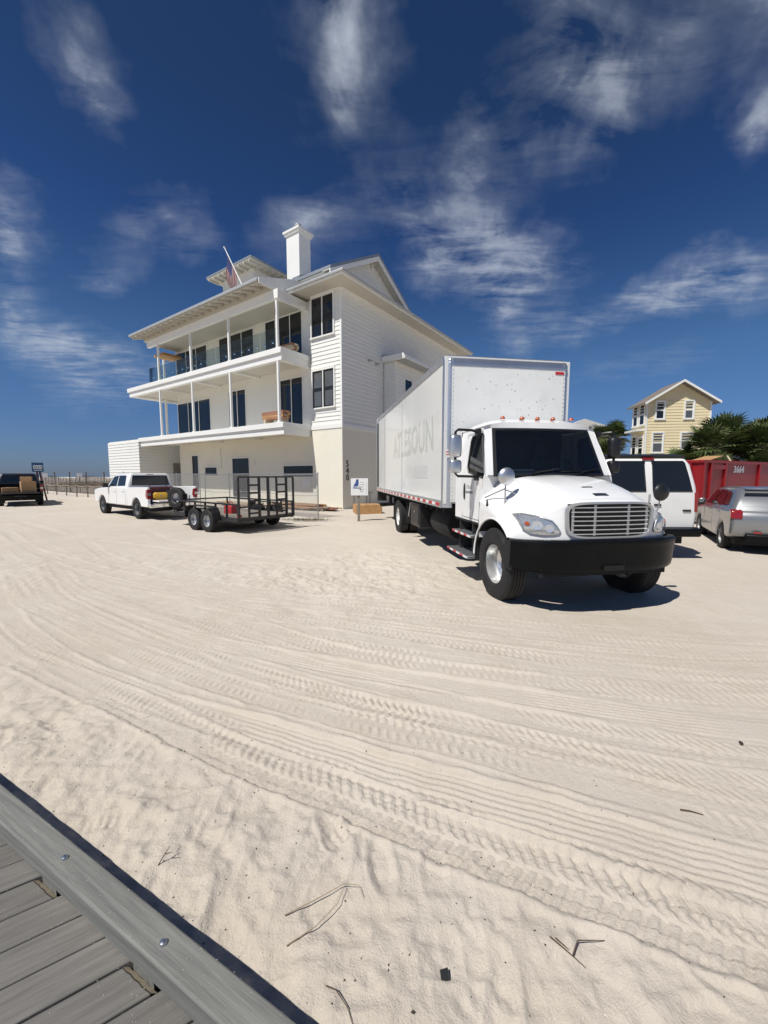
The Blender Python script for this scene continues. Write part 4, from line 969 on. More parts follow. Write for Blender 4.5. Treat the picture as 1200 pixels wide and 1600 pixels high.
    b = MB(); b.grid(roof, 28, 16, -1, 1); b.build('cab_roof', 'truck_white', T, True, angle=45)
    for x in (-.62, -.28, 0, .28, .62):
        c = MB(); c.lathe([(.001, .05), (.02, .048), (.036, .03), (.042, 0)], 14, 'Z', (x, .93, 2.705)); c.build('marker_light', 'amber_lens', T, True)
    # windscreen with black surround, pillars
    def ws(u, v):
        wb, wt = .985, .875; x = u*(wb+(wt-wb)*v); bow = .13*(1-u*u)
        return (x, .50-bow*(1-.35*v)+.34*v, 1.765+.80*v)
    b = MB(); b.grid(ws, 20, 8, -.93, .93, .05, .94); b.build('windscreen', 'windshield', T, True)
    b = MB(); off = -.006
    def wsf(u, v): p = ws(u, v); return (p[0], p[1]+off, p[2])
    b.grid(wsf, 20, 1, -.97, .97, .0, .065); b.grid(wsf, 20, 1, -.97, .97, .925, .975); b.grid(wsf, 1, 8, -.975, -.915, .0, .975); b.grid(wsf, 1, 8, .915, .975, .0, .975); b.build('windscreen_seal', 'frame_black', T, True)
    b = MB()
    for s in (-1, 1):
        b.add([ws(s*.96, 0), ws(s*.96, .5), ws(s*.96, 1), (s*xs(2.58), .87, 2.58), (s*xs(2.2), .69, 2.2), (s*1.095, .50, 1.765)], [(0, 1, 4, 5), (1, 2, 3, 4)])
    b.grid(lambda u, v: (lambda p, q: (p[0]+(q[0]-p[0])*v, p[1]+(q[1]-p[1])*v, p[2]+(q[2]-p[2])*v))(ws(u, .965), roof(u*.88, 0)), 20, 2, -1, 1)
    b.build('windscreen_pillar', 'truck_white', T, True)
    b = MB(); b.grid(lambda u, v: (u*1.05, .36+.16*v-.1*(1-u*u)*(1-v), 1.775+.012*v), 16, 2, -1, 1); b.build('cowl', 'frame_black', T, True)
    for x0, x1 in ((-.70, -.02), (.12, .78)):
        p0, p1, p2 = ws(x0+.3, .03), ws((x0+x1)/2+.12, .10), ws(x1, .13); b = MB()
        b.tube([(p0[0], p0[1]-.03, p0[2]+.01), (p1[0], p1[1]-.035, p1[2]), (p2[0], p2[1]-.02, p2[2])], .012, 6); b.tube([(ws(x0, .10)[0], ws(x0, .1)[1]-.02, ws(x0, .1)[2]), (p1[0], p1[1]-.02, p1[2]), (p2[0]+.1, p2[1]-.02, p2[2]+.02)], .009, 6); b.build('wiper', 'frame_black', T)
    # cab interior
    b = MB(); b.box(-1.0, 1.0, 1.755, 1.772, 1.04, 2.56); b.build('rear_liner', 'interior', T)
    b = MB(); b.grid(lambda u, v: (.93*u, .92+.84*v, 2.545), 2, 2, -1, 1); b.build('head_liner', 'seat_fabric', T)
    b = MB(); b.box(-.98, .98, .55, .95, 1.3, 1.70); b.box(-.9, .9, .56, .75, 1.70, 1.80); b.build('dashboard', 'interior', T, bevel=.05)
    for x in (-.52, .52):
        b = MB(); b.box(x-.26, x+.26, 1.15, 1.65, 1.2, 1.42); b.box(x-.25, x+.25, 1.58, 1.72, 1.42, 2.1); b.box(x-.15, x+.15, 1.6, 1.70, 2.1, 2.35); b.build('seat', 'seat_fabric', T, bevel=.05)
    st = [(.52+.215*math.cos(a), 1.02-.07*math.sin(a), 1.86+.20*math.sin(a)) for a in np.linspace(0, 2*math.pi, 28)]
    b = MB(); b.tube(st, .017, 8, cap=False); b.bar((.32, 1.02, 1.86), (.72, 1.02, 1.86), .03, .04); b.build('steering_wheel', 'frame_black', T, True)
    b = MB(); b.box(-.55, -.2, .66, .72, 1.80, 1.88); b.build('dash_papers', 'tape_white', T)
    b = MB(); b.box(-.1, .02, .86, .90, 2.36, 2.42); b.build('visor_sensor', 'frame_black', T, bevel=.01)
    # steps
    for z, x0, y0, y1 in ((.80, -1.14, .80, 1.70), (.46, -1.20, .78, 1.80)):
        b = MB(); b.box(x0-.05, -.8, y0, y1, z-.04, z); st_ = b.build('step', 'aluminium', T, bevel=.008)
        for k in range(6):
            c = MB(); yy = y0+.02+k*(y1-y0-.04)/6; c.box(x0-.054, x0-.0505, yy, yy+(y1-y0-.04)/6-.002, z-.038, z-.004); c.build('step_tape', 'tape_red' if k % 2 else 'tape_white', st_)
    for y in (.95, 1.55): b = MB(); b.box(-1.08, -.8, y, y+.05, .45, 1.0); b.build('step_hanger', 'underside', T)
    b = MB(); b.box(1.05, .8, .8, 1.7, .42, .46); b.build('step', 'aluminium', T)
    # side mirrors on tubular arms
    for s in (-1, 1):
        xo = s*(1.50 if s < 0 else 1.30)
        b = MB(); b.tube([(s*1.06, .86, 2.47), (s*1.2, .80, 2.50), (xo-s*.05, .74, 2.50), (xo, .73, 2.46), (xo, .72, 2.2), (xo, .72, 1.82), (xo-s*.05, .73, 1.77), (s*1.2, .76, 1.765), (s*1.1, .78, 1.76)], .021, 8)
        b.box(s*1.09, s*1.14, .72, .84, 1.70, 1.83); b.box(s*1.04, s*1.10, .80, .92, 2.42, 2.53); ar = b.build('mirror_arm', 'frame_black', T, True)
        for z0, z1 in ((2.06, 2.42), (1.82, 2.03)):
            c = MB(); zc, zh = (z0+z1)/2, (z1-z0)/2
            loops = [[(xo+p[0]-s*.0, y, zc+p[1]) for p in [(hx*math.copysign(abs(math.cos(a))**.45, math.cos(a)), hz*math.copysign(abs(math.sin(a))**.45, math.sin(a))) for a in np.linspace(0, 2*math.pi, 24, endpoint=False)]] for y, hx, hz in ((.655, .06, zh*.7), (.67, .085, zh*.9), (.70, .098, zh), (.76, .10, zh))]
            c.loft(loops); c.build('mirror_head', 'aluminium' if s < 0 else 'black_plastic', ar, True, angle=50)
    # round spotter mirrors on the fenders
    for s in (-1, 1):
        b = MB(); x0 = s*1.06; dy, dz = (0, 0) if s < 0 else (-.36, -.22)
        b.tube([(x0-s*.02, -.08+dy, 1.24), (x0, -.12+dy, 1.56+dz), (x0, -.13+dy, 1.76+dz)], .010, 6)
        if s < 0: b.tube([(x0, -.12, 1.60), (s*1.165, .32, 1.45)], .010, 6); b.tube([(x0, -.12, 1.58), (s*.80, -.10, 1.50)], .010, 6)
        fm = b.build('fender_mirror', 'dull_metal', T)
        c = MB(); c.lathe([(.001, -.05), (.07, -.042), (.112, -.016), (.122, .0), (.122, .012), (.001, .012)], 28, 'Y', (x0, -.15+dy, 1.77+dz)); c.build('mirror_dish', 'aluminium' if s < 0 else 'frame_black', fm, True)
    b = MB(); b.tube([(-1.0, .42, 1.52), (-1.13, .30, 1.40), (-1.18, .2, 1.34)], .018, 6); b.build('hood_latch', 'rubber', T)
    return T
truck = make_truck()
# ================================================================ utility trailer (local y: towards the tow vehicle)
def make_trailer():
    T = thing('utility_trailer', 'black twin axle utility trailer with raised ramp gate behind the white pickup', 'trailer', (-3.7, 12.45, 0), R(53.13))
    L, HX, ZD = 3.95, 1.03, .50
    b = MB()
    for s in (-1, 1): b.box(s*HX-.04, s*HX+.04, .02, L, ZD-.13, ZD)
    for y in np.arange(.05, L, .62): b.box(-HX+.042, HX-.042, y, y+.05, ZD-.12, ZD-.04)
    b.build('frame', 'dark_metal', T)
    for k in range(9):
        x0 = -HX+.05+k*(2*HX-.1)/9; b = MB(); b.box(-.106, .106, .06, L-.04, ZD-.036, ZD+.002); o = b.build('deck_plank', 'grey_wood', T); o.location = (x0+.11, 0, random.uniform(-.003, .003))
    for s in (-1, 1):
        b = MB(); b.tube([(s*HX, .02, .90), (s*HX, L, .90)], .03, 6); rl = b.build('side_rail', 'dark_metal', T, True)
        for y in (.03, .62, 1.24, 1.86, 2.5, 3.2, L):
            c = MB(); c.box(s*HX-.025, s*HX+.025, y-.025, y+.025, ZD-.002, .875); c.build('rail_post', 'dark_metal', rl)
    b = MB(); b.tube([(-HX, L, .90), (HX, L, .90)], .03, 6); b.build('front_rail', 'dark_metal', T, True)
    # ramp gate
    b = MB(); b.box(-HX, HX, -.05, .0, 1.70, 1.75); g = b.build('ramp_gate', 'dark_metal', T)
    for z0, z1 in ((.42, .48), (.80, .84)): c = MB(); c.box(-HX, HX, -.046, -.004, z0, z1); c.build('gate_rail', 'dark_metal', g)
    for t in (0, .17, .35, .51, .67, .86, 1):
        x = -HX+2*HX*t; w = .035 if t not in (.35, .51, .86) else .05; c = MB(); c.box(x-w/1.4, x+w/1.4, -.052, .002, .42, 1.70); c.build('gate_upright', 'dark_metal', g)
    for t0, t1 in ((.17, .35), (.67, .86)):
        for z in (.62, 1.0, 1.24, 1.48):
            c = MB(); c.box(-HX+2*HX*t0, -HX+2*HX*t1, -.047, -.003, z-.028, z+.028); c.build('gate_rung', 'dark_metal', g)
    for s in (-1, 1):
        for y in (1.35, 2.15): wheel(T, (s*1.20, y, .36), .365, .2, .20, 'steel', s)
        prof = [(.88, .42), (.90, .62), (1.02, .78), (1.2, .82), (2.3, .82), (2.48, .78), (2.6, .62), (2.62, .42)]
        b = MB(); n = len(prof)
        v = [(s*x, y, z) for x in (1.075, 1.33) for y, z in prof]+[(s*x, y, z-.02) for x in (1.075, 1.33) for y, z in prof]
        b.add(v, [(i, i+1, n+i+1, n+i) for i in range(n-1)]+[(2*n+i, 3*n+i, 3*n+i+1, 2*n+i+1) for i in range(n-1)]+[(n+i, n+i+1, 3*n+i+1, 3*n+i) for i in range(n-1)]); b.build('fender', 'dark_metal', T)
    b = MB(); b.box(-1.1, 1.1, 1.32, 1.38, .33, .39); b.box(-1.1, 1.1, 2.12, 2.18, .33, .39); b.build('axle', 'underside', T)
    b = MB(); b.bar((-.75, L-.1, ZD-.07), (0, L+1.35, ZD-.05), .07, .1); b.bar((.75, L-.1, ZD-.07), (0, L+1.35, ZD-.05), .07, .1); b.box(-.06, .06, L+1.2, L+1.6, ZD-.07, ZD+.03); b.build('drawbar', 'dark_metal', T)
    b = MB(); b.tube([(.0, L+.95, .12), (0, L+.95, 1.0)], .03, 8); b.box(-.1, .1, L+.88, L+1.02, .08, .11); b.build('jack', 'dull_metal', T, True)
    sp = wheel(T, (-.98, L-.12, .98), .36, .2, .20, 'steel', -1, R(18), label='spare wheel on the front rail')
    b = MB(); b.box(-1.08, -.94, -.03, -.0, .52, .60); b.build('tail_light', 'red_lens', T)
    return T
make_trailer()
# a few things lying on the trailer bed
TM = Matrix.Translation((-3.7, 12.45, 0)) @ Matrix.Rotation(R(53.13), 4, 'Z')
def loose_box(name, label, cat, p, sz, m, rz=0, bev=.02, group=None):
    b = MB(); b.box(-sz[0]/2, sz[0]/2, -sz[1]/2, sz[1]/2, 0, sz[2]); o = b.build(name, m, None, bevel=bev); o.location = p; o.rotation_euler = (0, 0, rz); tag(o, label, cat, group); return o
mat('red_plastic', (.40, .03, .03), .4, var=.2); mat('yellow_plastic', (.62, .36, .04), .45, var=.15)
# red can with a spout and handle on the trailer bed
fc = thing('fuel_can', 'small red fuel can on the trailer bed', 'fuel can', tuple(TM @ Vector((-.3, 1.6, .503))), R(70))
b = MB(); b.loft([rrect(0, 0, 0, .13, .17, .04), rrect(0, 0, .24, .13, .17, .04), rrect(0, 0, .32, .08, .11, .04)]); b.build('can_body', 'red_plastic', fc, True)
b = MB(); b.tube([(0, -.1, .31), (0, -.08, .38), (0, .06, .38), (0, .09, .31)], .014, 6); b.build('handle', 'red_plastic', fc, True)
b = MB(); b.tube([(0, .1, .28), (0, .2, .4)], [.025, .014], 8); b.build('spout', 'yellow_plastic', fc, True)

# ================================================================ pickups (local y: forward, origin under the rear bumper)
mat('pickup_white', (.80, .80, .79), .28, var=.03, dirt=((.55, .5, .43), .25), dscale=2.5, coat=.5)
mat('pickup_dark', (.020, .021, .026), .3, var=.2, dirt=((.12, .10, .08), .35), dscale=2.5, coat=.5)
def arch_pts(yc, r, z0, n=9, rev=False):
    a0 = math.asin((z0-.40)/r); pts = [(yc-r*math.cos(a), .40+r*math.sin(a)) for a in np.linspace(a0, math.pi-a0, n)]
    return pts
def make_pickup(label, loc, rz, paint, name='pickup_truck'):
    T = thing(name, label, 'pickup', loc, rz)
    X = .99
    low = [(1.95, .50)]+arch_pts(4.78, .47, .50)+[(5.60, .52), (5.72, .62), (5.74, .95), (5.66, 1.12), (5.2, 1.19), (4.25, 1.24), (1.95, 1.27)]
    b = MB(); b.prism(low, 'X', -X, X); body = b.build('body', paint, T, bevel=.05, seg=3)
    side = [(-.02, .62), (.05, .52)]+arch_pts(1.08, .47, .52)+[(1.93, .50), (1.93, 1.28), (.0, 1.31), (-.02, 1.2)]
    for s in (-1, 1):
        b = MB(); b.prism(side, 'X', s*X, s*(X-.11)); b.build('bed_side', paint, T, bevel=.025)
        b = MB(); b.box(s*(X-.12), s*(X-.36), .62, 1.55, .76, .98); b.build('wheel_well', 'underside', T)
        b = MB(); b.prism([(-.03, .84), (-.03, 1.22), (.10, 1.20), (.16, .98), (.10, .86)], 'X', s*(X+.006), s*(X-.13)); b.build('tail_light', 'red_lens', T, bevel=.01)
        b = MB(); b.box(s*(X+.008), s*(X-.12), -.034, -.03, .98, 1.08); b.build('reversing_lens', 'clear_lens', T)
    b = MB(); b.box(-.87, .87, .0, 1.9, .74, .78); b.box(-.87, .87, 1.88, 1.93, .781, 1.27); b.build('bed', 'underside', T)
    b = MB(); b.prism([(-.58, .74), (-.58, .80), (0, .80), (0, .74)], 'X', -.82, .82); tg = b.build('tailgate', paint, T, bevel=.015, label='tailgate folded down level')
    b = MB(); b.box(-.10, .10, -.40, -.32, .735, .742); b.build('gate_latch', 'frame_black', tg)
    b = MB(); b.prism([(-.16, .50), (-.18, .66), (-.02, .70), (.04, .50)], 'X', -.97, .97); bp = b.build('rear_bumper', 'chrome' if paint == 'pickup_white' else 'bumper_black', T, bevel=.03)
    b = MB(); b.box(-.26, .26, -.186, -.17, .535, .63); b.build('bumper_recess', 'frame_black', bp)
    b = MB(); b.box(-.07, .07, -.35, .1, .40, .48); b.build('hitch', 'dark_metal', T)
    b = MB(); b.box(-.85, .85, .1, 5.4, .34, .52); b.build('underbody', 'underside', T)
    # cabin
    def hx(z): return .945-.155*(z-1.26)/.62
    b = MB(); b.loft([rrect(0, (1.97+4.30)/2, 1.24, .95, (4.30-1.97)/2, .06), rrect(0, (1.99+4.12)/2, 1.36, .93, (4.12-1.99)/2, .08), rrect(0, (2.06+3.56)/2, 1.80, hx(1.80), (3.56-2.06)/2, .10), rrect(0, (2.12+3.42)/2, 1.875, hx(1.88)-.07, (3.42-2.12)/2, .12)]); b.build('cabin', paint, T, True, angle=40)
    for s in (-1, 1):
        for poly, nm in (([(2.20, 1.33), (3.02, 1.31), (3.02, 1.76), (2.30, 1.77)], 'side_window'), ([(3.10, 1.31), (3.98, 1.29), (3.55, 1.72), (3.10, 1.76)], 'side_window')):
            b = MB(); b.add([(s*(hx(z)+.012), y, z) for y, z in poly]+[(s*(hx(z)-.01), y, z) for y, z in poly], [(0, 1, 2, 3), (4, 7, 6, 5), (0, 4, 5, 1), (1, 5, 6, 2), (2, 6, 7, 3), (3, 7, 4, 0)]); b.build(nm, 'pane_dark', T)
        b = MB(); b.loft([rrect(s*1.10, 3.92, z, .10, .06, .03, 2) for z in (1.24, 1.42)]); b.box(s*.95, s*1.05, 3.9, 3.95, 1.26, 1.32); b.build('door_mirror', 'frame_black', T, True)
        for y in (2.12, 3.06, 3.98):
            b = MB(); b.box(s*X-.004, s*X+.0025, y-.005, y+.005, .58, 1.22); b.build('door_gap', 'label_grey', T)
        for y in (2.25, 3.2):
            b = MB(); b.box(s*X, s*(X+.025), y, y+.2, 1.08, 1.12); b.build('door_handle', paint, T, bevel=.008)
        for y in (1.08, 4.78): wheel(T, (s*.86, y, .40), .40, .26, .24, 'alloy', s)
        b = MB(); b.box(s*.62, s*.97, 5.68, 5.75, .84, 1.05); b.build('headlight', 'clear_lens', T, bevel=.02)
    b = MB(); b.add([(-.78, 1.985, 1.34), (.78, 1.985, 1.34), (.70, 2.035, 1.77), (-.70, 2.035, 1.77)], [(0, 1, 2, 3)]); b.build('rear_window', 'pane_dark', T)
    b = MB(); b.add([(-.86, 4.215, 1.30), (.86, 4.215, 1.30), (.70, 3.60, 1.78), (-.70, 3.60, 1.78)], [(0, 1, 2, 3)]); b.build('windscreen', 'pane_dark', T)
    b = MB(); b.box(-.14, .14, 2.04, 2.08, 1.80, 1.83); b.build('high_brake_light', 'red_lens', T)
    b = MB(); b.box(-.6, .6, 5.725, 5.76, .68, 1.0); b.build('grille', 'frame_black', T, bevel=.01)
    return T
PW = (-8.62, 16.1, 0)
make_pickup('white crew cab pickup with dropped tailgate towing the black trailer', PW, R(53.13), 'pickup_white')
PM = Matrix.Translation(PW) @ Matrix.Rotation(R(53.13), 4, 'Z')
def pmp(x, y, z): return tuple(PM @ Vector((x, y, z)))
def tool_bag(name, label, cat, p, rz, body, strap, sz):
    t = thing(name, label, cat, p, rz); a, c, h = sz
    b = MB(); b.loft([rrect(0, 0, 0, a/2, c/2, .05), rrect(0, 0, h*.8, a/2, c/2, .05), rrect(0, 0, h, a/2-.05, c/2-.04, .04)]); b.build('body', body, t, True)
    b = MB(); b.tube([(-a*.3, 0, h), (-a*.22, 0, h+.12), (a*.22, 0, h+.12), (a*.3, 0, h)], .014, 6); b.build('handle', strap, t, True)
    b = MB(); b.box(-.03, .03, -c/2-.012, -c/2+.01, h*.45, h*.7); b.build('clasp', 'chrome', t); return t
mat('maroon', (.10, .02, .025), .7, var=.2)
tool_bag('storage_chest', 'dark maroon chest at the front of the white pickup bed', 'chest', pmp(.05, 1.45, .782), R(53), 'maroon', 'frame_black', (1.3, .5, .48))
tool_bag('tool_case', 'yellow tool case near the open tailgate of the white pickup', 'tool case', pmp(-.35, .35, .782), R(40), 'yellow_plastic', 'frame_black', (.5, .25, .3))
tool_bag('tool_bag', 'black tool bag in the middle of the white pickup bed', 'tool bag', pmp(.3, .55, .782), R(66), 'frame_black', 'dull_metal', (.6, .4, .36))
PD = (-20.6, 22.3, 0)
make_pickup('dark pickup with cardboard boxes on its open tailgate at the left edge', PD, R(43), 'pickup_dark')
DM = Matrix.Translation(PD) @ Matrix.Rotation(R(43), 4, 'Z')
def carton(label, p, sz, rz):
    t = thing('cardboard_box', label, 'box', tuple(DM @ Vector(p)), R(43)+rz, 'cardboard boxes in the dark pickup'); a, c, h = sz
    b = MB(); b.box(-a/2, a/2, -c/2, c/2, 0, h); b.build('carton', 'cardboard', t, bevel=.008)
    b = MB(); b.box(-.03, .03, -c/2-.002, c/2+.002, h, h+.002); b.build('packing_tape', 'pale_lumber', t)
    for s in (-1, 1): b = MB(); b.bar((s*.02, -c/2+.01, h+.004), (s*.02, c/2-.01, h+.004), .015, .006); b.build('flap_edge', 'cardboard', t)
carton('large tan cardboard box on the dark pickup tailgate', (.35, .15, .803), (.65, .6, .62), .1)
carton('smaller cardboard box sitting on top of the large tan one', (.30, .2, 1.43), (.48, .42, .26), -.15)
carton('flat cardboard box beside the large tan one on the dark pickup', (-.45, .2, .803), (.7, .5, .28), .2)

# ================================================================ white van (local y: forward, rear doors face the camera)
def make_van():
    V = thing('cargo_van', 'white van with black roof edge seen from behind beside the box truck', 'van', (5.60, 8.30, 0), R(-2))
    X = 1.02; Ht = 2.22
    secs = []
    for z, dx, y0 in ((.62, .02, .0), (.95, .0, -.01), (1.35, .0, .0), (1.55, .025, .02), (2.0, .12, .10), (2.12, .20, .14), (2.19, .34, .24), (2.21, .5, .4)):
        secs.append(rrect(0, (y0+4.0)/2, z, X-dx, (4.0-y0)/2, .10))
    b = MB(); b.loft(secs); b.build('body', 'white_paint', V, True, angle=40)
    b = MB(); b.loft([rrect(0, (.16+4.0)/2, 2.135, X-.185, (4-.16)/2, .1), rrect(0, (.13+4)/2, 2.19, X-.21, (4-.13)/2, .12), rrect(0, (.26+4)/2, 2.235, X-.36, (4-.26)/2, .15)]); b.build('roof_cap', 'frame_black', V, True)
    b = MB(); b.prism([(3.95, .55), (5.1, .6), (5.2, 1.0), (4.2, 1.25), (3.95, 1.9)], 'X', -.96, .96); b.build('bonnet', 'white_paint', V, bevel=.06)
    b = MB(); b.box(-.12, .12, .10, .16, 2.10, 2.15); b.build('high_brake_light', 'red_lens', V, bevel=.01)
    for s in (-1, 1):
        def yb(z): return float(np.interp(z, [.62, .95, 1.35, 1.55, 2.0, 2.12], [0, -.01, 0, .02, .10, .14]))
        def xb(z): return float(np.interp(z, [.95, 1.35, 1.55, 2.0, 2.12], [0, 0, .025, .12, .2]))
        poly = [(.09, 1.46), (.86, 1.46), (.86-.06, 1.75), (.86-.12, 2.02), (.70, 2.06), (.09, 2.06)]
        b = MB(); b.add([(s*x, yb(z)-.012, z) for x, z in poly], [tuple(range(6))]); rd = b.build('rear_window', 'pane_dark', V)
        b = MB(); n = 6; big = [(x+(x-.45)*.07, z+(z-1.76)*.09) for x, z in poly]
        b.add([(s*x, yb(z)-.010, z) for x, z in big]+[(s*x, yb(z)-.014, z) for x, z in poly], [(i, (i+1) % n, n+(i+1) % n, n+i) for i in range(n)]); b.build('window_seal', 'frame_black', rd)
        b = MB(); b.bar((s*.012, yb(.7)-.008, .68), (s*.012, yb(1.35)-.008, 1.38), .006, .01); b.build('door_gap', 'label_grey', V)
        b = MB(); b.box(s*.70, s*.86, -.03, .0, 1.02, 1.06); b.build('door_hinge', 'frame_black', V)
        b = MB(); b.box(s*.93, s*1.015, -.005, .07, 1.0, 1.42); b.build('tail_light', 'red_lens', V, bevel=.015)
        poly2 = [(.45, 1.44), (1.5, 1.44), (1.5, 1.98), (.55, 1.98)]
        for off in (0, 1.2, 2.35):
            b = MB(); b.add([(s*(X-xb(z)+.006), y+off, z) for y, z in poly2], [(0, 1, 2, 3)]) if off < 2 else b.add([(s*(X-xb(z)+.006), y+off, z) for y, z in [(.45, 1.44), (1.2, 1.44), (1.1, 1.95), (.45, 1.98)]], [(0, 1, 2, 3)]); b.build('side_window', 'pane_dark', V)
        for y in (1.1, 4.2): wheel(V, (s*.84, y, .37), .37, .24, .21, 'dark', s)
    b = MB(); b.box(.10, .24, -.035, -.0, 1.14, 1.18); b.build('door_handle', 'frame_black', V, bevel=.008)
    b = MB(); b.box(-.50, -.18, -.02, -.006, .80, .97); b.build('licence_plate', 'tape_white', V)
    b = MB(); b.prism([(-.18, .50), (-.2, .66), (-.02, .70), (.05, .66), (.05, .5)], 'X', -1.0, 1.0); b.build('rear_bumper', 'bumper_black', V, bevel=.03)
    b = MB(); b.box(-.8, .8, .1, 4.2, .32, .62); b.build('underbody', 'underside', V)
    b = MB(); b.box(-.84, -.3, .5, .52, 1.52, 1.86); b.build('rear_seat', 'seat_fabric', V)
    return V
make_van()

# ================================================================ silver car
mat('silver_paint', (.27, .28, .29), .3, metal=.55, var=.05, dirt=((.4, .37, .33), .25), coat=.6)
def make_car():
    C = thing('parked_car', 'silver hatchback parked at the right edge behind the white van', 'car', (8.62, 8.42, 0), R(-29.4))
    X = .89
    low = [(.02, .42), (.32, .34)]+arch_pts2(.85, .36, .34)+[(1.28, .26), (2.95, .26)]+arch_pts2(3.45, .36, .30)+[(4.1, .30), (4.22, .45), (4.2, .72), (3.9, .86), (3.0, .96), (.1, 1.02), (-.02, .9), (-.05, .62)]
    b = MB(); b.prism(low, 'X', -X, X); b.build('body', 'silver_paint', C, bevel=.07, seg=3)
    def hx(z): return X-.03-.16*(z-.98)/.56
    b = MB(); b.loft([rrect(0, (.06+3.05)/2, .97, X-.03, (3.05-.06)/2, .10), rrect(0, (.14+2.85)/2, 1.15, hx(1.15), (2.85-.14)/2, .12), rrect(0, (.40+2.2)/2, 1.44, hx(1.50), (2.2-.40)/2, .14), rrect(0, (.60+1.95)/2, 1.495, hx(1.56)-.1, (2.0-.55)/2, .16)]); b.build('cabin', 'silver_paint', C, True, angle=40)
    b = MB(); b.prism([(.38, 1.44), (.34, 1.475), (.75, 1.515), (.75, 1.48)], 'X', -.60, .60); b.build('roof_spoiler', 'silver_paint', C, bevel=.01)
    b = MB(); b.add([(-.70, .108, 1.08), (.70, .108, 1.08), (.60, .335, 1.38), (-.60, .335, 1.38)], [(0, 1, 2, 3)]); b.build('rear_window', 'pane_dark', C)
    b = MB(); b.add([(-.72, 2.90, 1.02), (.72, 2.90, 1.02), (.6, 2.25, 1.48), (-.6, 2.25, 1.48)], [(0, 1, 2, 3)]); b.build('windscreen', 'pane_dark', C)
    for s in (-1, 1):
        for poly in ([(.50, 1.10), (.95, 1.06), (.95, 1.41), (.68, 1.39)], [(1.0, 1.06), (1.75, 1.05), (1.70, 1.42), (1.0, 1.42)], [(1.81, 1.05), (2.72, 1.03), (2.15, 1.40), (1.77, 1.42)]):
            b = MB(); b.add([(s*(hx(z)+.014), y, z) for y, z in poly], [(0, 1, 2, 3)]); b.build('side_window', 'pane_dark', C)
        b = MB(); b.prism([(-.055, .80), (-.04, .98), (.10, 1.02), (.20, .97), (.10, .82)], 'X', s*(X+.006), s*(X-.20)); b.build('tail_light', 'red_lens', C, bevel=.02)
        b = MB(); b.box(s*.93, s*1.06, 2.5, 2.6, 1.02, 1.15); b.build('door_mirror', 'silver_paint', C, bevel=.03)
        for y in (.98, 1.78, 2.72): b = MB(); b.box(s*X-.003, s*X+.003, y-.004, y+.004, .40, 1.0); b.build('door_gap', 'label_grey', C)
        for y in (1.1, 1.95): b = MB(); b.box(s*X, s*(X+.025), y, y+.17, .88, .91); b.build('door_handle', 'silver_paint', C, bevel=.008)
        for y in (.85, 3.45): wheel(C, (s*.79, y, .315), .315, .2, .20, 'alloy', s)
    b = MB(); b.prism([(-.075, .30), (-.085, .46), (-.02, .48), (.1, .46), (.1, .28)], 'X', -.62, .62); b.build('lower_bumper', 'bumper_black', C, bevel=.02)
    for x in (-.5, .36): b = MB(); b.box(x, x+.14, -.09, -.07, .50, .54); b.build('reflector', 'red_lens', C)
    b = MB(); b.box(-.26, .26, -.068, -.05, .76, .88); b.build('licence_plate', 'tape_white', C)
    b = MB(); b.box(-.75, .75, .2, 4.0, .2, .36); b.build('underbody', 'underside', C)
    return C
def arch_pts2(yc, r, z0, n=9):
    a0 = math.asin(max(-.9, (z0-.315)/r)); return [(yc-r*math.cos(a), .315+r*math.sin(a)) for a in np.linspace(a0, math.pi-a0, n)]
make_car()

# ================================================================ red dump trailer
mat('dumpster_red', (.26, .007, .011), .45, var=.14, vscale=3, dirt=((.16, .03, .02), .5), dscale=2.0, bump=.08, bscale=4)
def make_dump():
    D = thing('dump_trailer', 'red steel dump trailer numbered 3664 full of debris by the palms', 'dump trailer', (11.25, 14.0, 0), R(30))
    L, W, z0, z1 = 7.2, 2.1, .98, 2.22
    b = MB()
    b.box(0, L, 0, .05, z0, z1); b.box(0, L, W-.05, W, z0, z1); b.box(0, .05, .05, W-.05, z0, z1); b.box(L-.05, L, .05, W-.05, z0, z1); b.box(0, L, 0, W, z0-.08, z0); body = b.build('container', 'dumpster_red', D)
    b = MB(); b.box(-.06, L+.06, -.07, .06, z1, z1+.10); b.box(-.06, L+.06, W-.06, W+.07, z1, z1+.10); b.box(-.07, .05, .06, W-.06, z1, z1+.1); b.build('top_rail', 'dumpster_red', D, bevel=.012)
    for x in (.0, .55, 1.75, 5.0, L-.12):
        c = MB(); c.box(x, x+.12, -.075, -.001, z0-.06, z1-.001); c.build('side_stake', 'dumpster_red', D, bevel=.01)
    b = MB(); b.box(.67, 1.75, -.06, -.001, z1-.22, z1-.06); b.build('side_channel', 'dumpster_red', D)
    for y in (.3, .9, 1.5): c = MB(); c.box(-.07, -.001, y, y+.1, z0-.05, z1-.001); c.build('end_stake', 'dumpster_red', D)
    b = MB(); b.box(-.2, L+.2, .3, .42, .62, .88); b.box(-.2, L+.2, W-.42, W-.3, .62, .88); b.build('chassis', 'dark_metal', D)
    for x in (1.9, 2.8):
        for y, s in ((-.02, -1), (W+.02, 1)):
            w = wheel(D, (x, y, .38), .38, .22, .21, 'dark', -1, R(90) if s < 0 else R(-90))
    b = MB(); b.box(1.4, 3.3, -.24, -.02, .80, .84); b.box(-.25, -.02, .1, .5, .45, .85); b.build('fender', 'dumpster_red', D)
    text_mesh('number', '3664', .36, 'tape_white', D, basis((3.1, -.006, 1.99), (1, 0, 0), (0, 0, 1)), .004, sx=1.35, bold=.014)
    return D
make_dump()
GM = Matrix.Translation((11.25, 14.0, 0)) @ Matrix.Rotation(R(30), 4, 'Z')
